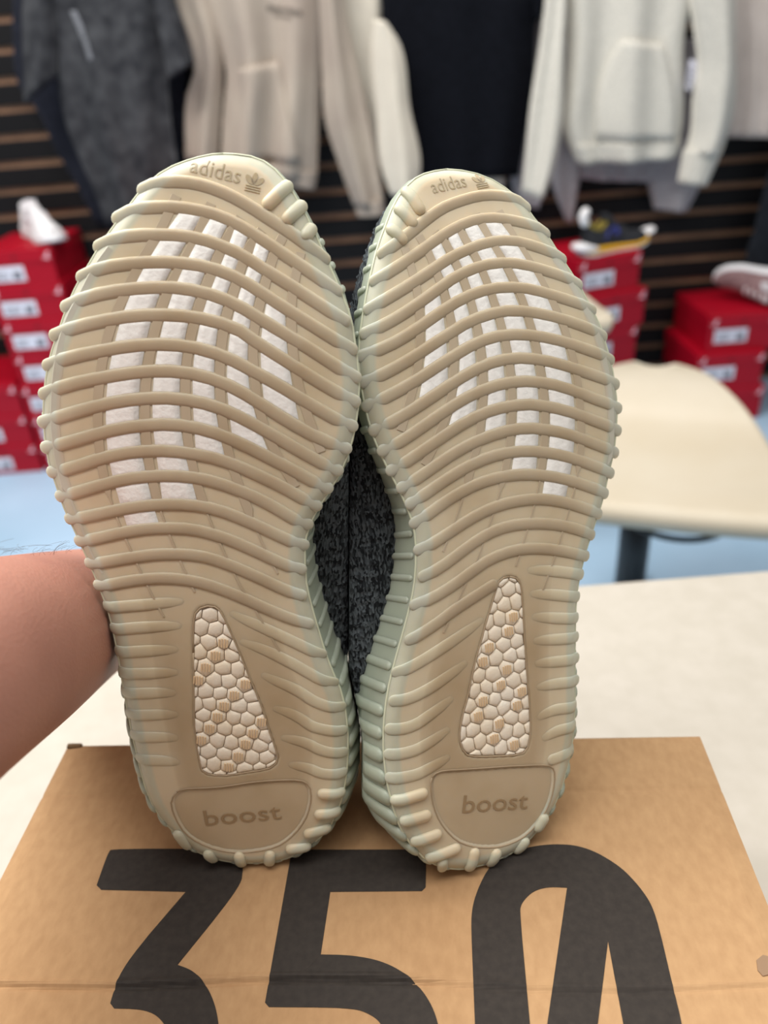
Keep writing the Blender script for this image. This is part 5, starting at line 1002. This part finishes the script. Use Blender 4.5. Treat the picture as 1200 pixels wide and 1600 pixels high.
# ------------------------------------------------------------------ clothes hanging on the wall
class Sheet:
    def __init__(s, L_, R_, Y, depth, nfold, amp, ph):
        s.L, s.R = np.array(L_, float), np.array(R_, float); s.Y, s.d, s.n, s.a, s.ph = Y, depth, nfold, amp, ph
    def rows(s, n):
        def rs(p):
            return spline(p, n) if len(p) > 2 else np.stack([np.linspace(p[0][k], p[1][k], n) for k in (0, 1)], 1)
        return rs(s.L), rs(s.R)
    def bulge(s, u, v):
        e = np.clip(1 - (2 * u - 1) ** 2, 0, 1) ** .5
        return s.d * e + s.a * e * (.6 * np.sin(2 * math.pi * s.n * u + s.ph + 1.4 * v) + .4 * np.sin(2 * math.pi * (s.n * .53 * u + .35 * v) + 2.1 * s.ph)) * (.45 + .55 * v)
def sheet(name, L_, R_, Y, m, parent, depth=.05, nfold=3, amp=.02, ph=0.0, nu=30, nv=36):
    s = Sheet(L_, R_, Y, depth, nfold, amp, ph); l, r = s.rows(nv); Vf, Vb = [], []
    for j in range(nv):
        for i in range(nu):
            u = i / (nu - 1); p = l[j] + (r[j] - l[j]) * u; q = at(p[0], p[1], Y=Y); b = float(s.bulge(np.array(u), j / (nv - 1)))
            Vf.append((q[0], q[1] - b, q[2])); Vb.append((q[0], q[1] + .012 * (1 - (2 * u - 1) ** 2), q[2]))
    n = len(Vf); F = grid_faces(nu, nv); F = F + [tuple(k + n for k in q[::-1]) for q in F]
    ring = [i for i in range(nu)] + [j * nu + nu - 1 for j in range(1, nv)] + [(nv - 1) * nu + i for i in range(nu - 2, -1, -1)] + [j * nu for j in range(nv - 2, 0, -1)]
    F += [(ring[(k + 1) % len(ring)], ring[k], ring[k] + n, ring[(k + 1) % len(ring)] + n) for k in range(len(ring))]
    o = obj(name, Vf + Vb, F, m, parent)
    bm = bmesh.new(); bm.from_mesh(o.data); bmesh.ops.recalc_face_normals(bm, faces=bm.faces[:]); bm.to_mesh(o.data); bm.free()
    s.l, s.r = l, r; o_s[o.name] = s
    return o, s
o_s = {}
def front(s, px, py, lift):
    y = (s.l[:, 1] + s.r[:, 1]) / 2; v = float(np.interp(py, y, np.linspace(0, 1, len(y)))); k = v * (len(y) - 1); i = int(k); i = min(i, len(y) - 2); f = k - i
    a = s.l[i] + (s.l[i + 1] - s.l[i]) * f; b = s.r[i] + (s.r[i + 1] - s.r[i]) * f; u = float(np.clip((px - a[0]) / (b[0] - a[0]), 0, 1))
    q = at(px, py, Y=s.Y); return (q[0], q[1] - float(s.bulge(np.array(u), v)) - lift, q[2])
def patch(name, s, L_, R_, m, parent, lift=.006, nu=10, nv=12):
    L_, R_ = np.array(L_, float), np.array(R_, float); l = spline(L_, nv) if len(L_) > 2 else np.linspace(L_[0], L_[1], nv); r = spline(R_, nv) if len(R_) > 2 else np.linspace(R_[0], R_[1], nv)
    Vf, Vb = [], []
    for j in range(nv):
        for i in range(nu):
            p = l[j] + (r[j] - l[j]) * i / (nu - 1); Vf.append(front(s, *p, lift)); Vb.append(front(s, *p, -.002))
    n = len(Vf); F = grid_faces(nu, nv); F = F + [tuple(k + n for k in q[::-1]) for q in F]
    ring = [i for i in range(nu)] + [j * nu + nu - 1 for j in range(1, nv)] + [(nv - 1) * nu + i for i in range(nu - 2, -1, -1)] + [j * nu for j in range(nv - 2, 0, -1)]
    F += [(ring[(k + 1) % len(ring)], ring[k], ring[k] + n, ring[(k + 1) % len(ring)] + n) for k in range(len(ring))]
    o = obj(name, Vf + Vb, F, m, parent)
    bm = bmesh.new(); bm.from_mesh(o.data); bmesh.ops.recalc_face_normals(bm, faces=bm.faces[:]); bm.to_mesh(o.data); bm.free()
    return o
def garment(name, label, cat, Y, top_px):
    p = at(top_px[0], top_px[1], Y=Y); g = empty(name, (0, 0, 0), 0, label, cat)
    pts = [(p[0], p[1], p[2] - .02), (p[0], p[1], p[2] + .05), (p[0], p[1] + .03, p[2] + .075), (p[0], WALL_Y + .006, p[2] + .06)]
    v, f = tube(spline(np.array(pts), 16), (1, 0, 0), .003, .003, 8); obj('hanger_hook', v, f, M_BLACK, g)
    return g
def closed_top(L_, R_, k=.32):
    """carry a body up to the neckline above the frame"""
    (a, y), (b, y2) = L_[0], R_[0]; c = (a + b) / 2; w2 = (b - a) / 2
    return [(c - w2 * k, y - 130), (c - w2 * .8, y - 90)] + L_, [(c + w2 * k, y2 - 130), (c + w2 * .8, y2 - 90)] + R_
def body(L_, R_, *a, **k):
    L2, R2 = closed_top(L_, R_); return sheet('body', L2, R2, *a, **k)
HANG = 'clothes hanging on the slatted wall'
# dark garment behind the washed tee
g = garment('hanging_shirt', 'dark shirt mostly covered by the washed charcoal tee', 'shirt', 2.61, (160, -180))
body([(24, -60), (20, 0), (20, 60), (30, 135), (58, 172), (85, 230), (120, 290), (150, 350)], [(270, -60), (280, 0), (292, 60), (290, 150), (286, 240), (280, 350)], 2.61, M_NAVY, g, .02, 3, .01, 1)
g = garment('hanging_shirt', 'washed charcoal short-sleeved tee at the upper left', 'shirt', 2.50, (165, -180))
_, s = body([(70, -60), (72, 0), (80, 70), (88, 118), (105, 200), (130, 262), (155, 318), (166, 352)], [(262, -60), (265, 0), (263, 120), (269, 200), (277, 262), (270, 352)], 2.50, M_CHAR, g, .045, 2.6, .026, .4)
sheet('sleeve', [(52, -80), (36, 0), (36, 80), (38, 163)], [(95, -80), (86, 0), (90, 70), (89, 118)], 2.465, M_CHAR, g, .04, 1.2, .01, 2)
sheet('sleeve', [(232, -80), (240, 0), (252, 70), (262, 125)], [(262, -80), (275, 0), (291, 50), (303, 98)], 2.465, M_CHAR, g, .04, 1.2, .01, 1)
patch('faded_print', s, [(114, 18), (126, 45), (133, 62)], [(123, 17), (135, 42), (140, 60)], mat('faded_grey_print', lin(120, 122, 128), .9), g, .001)
patch('faded_print', s, [(134, 62), (140, 80), (145, 95)], [(142, 60), (148, 78), (153, 92)], mat('faded_grey_print', lin(116, 118, 124), .9), g, .001)
# cream hoodie between the beige one and the black tee
g = garment('hanging_hoodie', 'cream hoodie squeezed between beige hoodie and black tee', 'hoodie', 2.625, (565, -180))
body([(525, -60), (530, 0), (540, 60), (548, 110), (556, 180), (566, 262)], [(600, -60), (597, 0), (594, 50), (592, 80), (588, 170), (594, 262)], 2.625, M_CREAM, g, .02, 1.2, .01, .5)
sheet('sleeve', [(584, 30), (580, 75), (588, 180), (598, 270), (611, 305)], [(604, 34), (622, 62), (641, 170), (657, 266), (652, 298)], 2.50, M_CREAM, g, .045, 1.6, .012, 1.2)
g = garment('hanging_hoodie', 'beige hoodie with a small dark chest print', 'hoodie', 2.57, (415, -180))
_, s = body([(300, -60), (318, 0), (340, 60), (353, 108), (348, 180), (346, 255)], [(520, -60), (513, 0), (506, 60), (502, 108), (498, 200), (495, 282)], 2.57, M_BEIGE, g, .06, 2.4, .045, 2.2)
sheet('sleeve', [(255, -80), (268, 0), (296, 72), (303, 104), (291, 154), (289, 250)], [(322, -80), (332, 0), (345, 60), (348, 118), (345, 180), (340, 250)], 2.57, M_BEIGE, g, .04, 1.5, .022, .6)
sheet('sleeve', [(492, -80), (498, 0), (503, 100), (509, 193), (527, 250), (553, 322)], [(532, -80), (538, 0), (552, 80), (567, 140), (589, 240), (601, 318)], 2.53, M_BEIGE, g, .045, 1.5, .024, 2.6)
sheet('cuff', [(553, 314), (558, 338)], [(600, 310), (602, 334)], 2.525, M_BEIGE, g, .035, 6, .003, 0, 30, 8)
sheet('hem', [(347, 244), (349, 264)], [(496, 268), (492, 296)], 2.565, M_BEIGE, g, .055, 12, .003, 0, 60, 8)
patch('pocket', s, [(374, 106), (384, 160), (394, 246)], [(437, 95), (449, 160), (472, 250)], M_BEIGE, g, .010)
for word, a, b, h in (('ESSENTIALS', (420, 17), (472, 26), 8.5), ('FEAR OF GOD', (429, 26), (456, 31), 4)):
    Vt, Ft = text_vf(word, 1.0, .03, align='LEFT'); Vt = np.array(Vt); x0, x1 = Vt[:, 0].min(), Vt[:, 0].max(); y1 = Vt[:, 1].max(); a, b = np.array(a, float), np.array(b, float); e = b - a; un = np.array([e[1], -e[0]]) / np.linalg.norm(e)
    P = [a + e * (q[0] - x0) / (x1 - x0) + un * h * q[1] / y1 for q in Vt]; obj('chest_print', [front(s, p[0], p[1], .001 + (.0012 if q[2] > 0 else 0)) for p, q in zip(P, Vt)], Ft, M_PRINTG, g, smooth=False)
# white and black tees
g = garment('hanging_shirt', 'white shirt whose hem peeks out below the black tee', 'shirt', 2.645, (765, -180))
body([(735, -60), (738, 100), (748, 292)], [(800, -60), (796, 100), (788, 292)], 2.645, M_CREAM, g, .02, 1, .006, 0)
g = garment('hanging_shirt', 'plain black short-sleeved tee in the middle of the wall', 'shirt', 2.59, (730, -180))
body([(592, -60), (595, 0), (602, 54), (622, 100), (642, 190), (658, 278)], [(868, -60), (858, 0), (838, 34), (836, 64), (832, 144), (821, 210), (811, 275)], 2.59, M_BLKT, g, .03, 2.5, .014, .3)
sheet('sleeve', [(822, -80), (828, -20), (834, 30)], [(872, -80), (880, -20), (877, 16)], 2.585, M_BLKT, g, .03, 1, .008, 0)
# grey hoodie behind the oatmeal one
g = garment('hanging_hoodie', 'grey hoodie showing below the oatmeal heather hoodie', 'hoodie', 2.62, (985, -180))
body([(900, -60), (900, 0), (900, 120), (899, 240), (903, 279)], [(1070, -60), (1066, 0), (1055, 120), (1036, 240), (1014, 284)], 2.62, M_GREYF, g, .03, 3, .014, 1)
sheet('sleeve', [(850, 60), (856, 200), (863, 290), (884, 345)], [(905, 60), (910, 200), (905, 285), (893, 347)], 2.62, M_GREYF, g, .03, 1.2, .01, 0)
sheet('sleeve', [(1000, 60), (1002, 220), (1011, 285), (1021, 326)], [(1098, 60), (1100, 220), (1095, 287), (1074, 329)], 2.62, M_GREYF, g, .035, 1.4, .012, 1)
g = garment('hanging_hoodie', 'pale grey top whose cuff shows beside the black tee', 'hoodie', 2.65, (838, -180))
body([(800, -60), (802, 120), (798, 240), (802, 300), (826, 323)], [(880, -60), (872, 120), (858, 240), (850, 300), (842, 326)], 2.65, M_GREYF, g, .015, 1, .008, 0)
g = garment('hanging_hoodie', 'oatmeal heather hoodie with front pocket and white tag', 'hoodie', 2.54, (980, -180))
_, s = body([(874, -60), (881, 0), (886, 65), (883, 140), (880, 205), (891, 235), (902, 256)], [(1088, -60), (1079, 0), (1069, 60), (1069, 150), (1066, 200), (1060, 225), (1052, 245)], 2.54, M_OAT, g, .06, 2.2, .042, .2)
sheet('sleeve', [(856, -90), (850, 10), (841, 80), (828, 167), (820, 250), (815, 300)], [(888, -90), (884, 10), (881, 80), (877, 200), (863, 270), (850, 308)], 2.51, M_OAT, g, .045, 1.3, .022, 1)
sheet('sleeve', [(1072, -90), (1076, 0), (1083, 47), (1089, 100), (1082, 150), (1077, 213), (1069, 238)], [(1140, -90), (1147, 0), (1148, 80), (1148, 150), (1142, 190), (1132, 222), (1126, 240)], 2.50, M_OAT, g, .055, 1.4, .016, 2)
sheet('cuff', [(1068, 232), (1058, 284)], [(1129, 230), (1103, 289)], 2.495, M_OAT, g, .045, 9, .003, 0, 40, 8)
patch('pocket', s, [(962, 62), (942, 100), (929, 145), (927, 216)], [(1026, 69), (1034, 110), (1041, 150), (1043, 216)], M_OAT, g, .010)
patch('hem', s, [(886, 224), (901, 254)], [(1061, 216), (1053, 243)], M_OAT, g, .004, 40, 6)
tq = [front(s, *p, .03 + .01 * (p[1] > 110)) for p in ((1071, 92), (1089, 97), (1069, 143), (1052, 135))]
V = [tuple(p) for p in tq] + [(p[0], p[1] + .0015, p[2]) for p in tq]
tagt = obj('price_tag', V, [(0, 3, 2, 1), (4, 5, 6, 7), (0, 1, 5, 4), (1, 2, 6, 5), (2, 3, 7, 6), (3, 0, 4, 7)], M_STICK, smooth=False); tag(tagt, 'white price tag hanging on the oatmeal heather hoodie', 'tag')
cq = [np.array(p) for p in tq]; lines = []
for k in range(4):
    a0, a1 = cq[0] + (cq[3] - cq[0]) * (.25 + .16 * k), cq[1] + (cq[2] - cq[1]) * (.25 + .16 * k); d = a1 - a0; a0, a1 = a0 + d * .25, a0 + d * .75; dn = (cq[3] - cq[0]) * .05; o_ = np.array([0, -.0008, 0])
    lines.append(([tuple(a0 + o_), tuple(a1 + o_), tuple(a1 + dn + o_), tuple(a0 + dn + o_)], [(0, 3, 2, 1)]))
v, f = join(*lines); obj('tag_print', v, f, M_INK, tagt, smooth=False)
tp = np.array(tq[0]) * .5 + np.array(tq[1]) * .5; v, f = tube([tp, tp + np.array([.01, .015, .04])], (0, 1, 0), .0008, .0008, 6); obj('tag_string', v, f, M_STICK, tagt)
g = garment('hanging_sweater', 'pale beige ribbed sweater at the upper right corner', 'sweater', 2.60, (1230, -180))
body([(1122, -60), (1133, 0), (1140, 150), (1134, 214)], [(1330, -60), (1330, 0), (1328, 150), (1326, 212)], 2.60, M_PINKB, g, .05, 7, .012, .3, nu=60)
g = garment('hanging_jacket', 'dark grey garment hanging low at the right frame edge', 'jacket', 2.57, (1240, 235))
sheet('body', [(1225, 240), (1206, 262), (1190, 310), (1178, 360), (1166, 402), (1178, 440)], [(1275, 240), (1310, 262), (1325, 310), (1330, 360), (1335, 402), (1322, 440)], 2.57, M_DARKG, g, .03, 2, .02, 0)
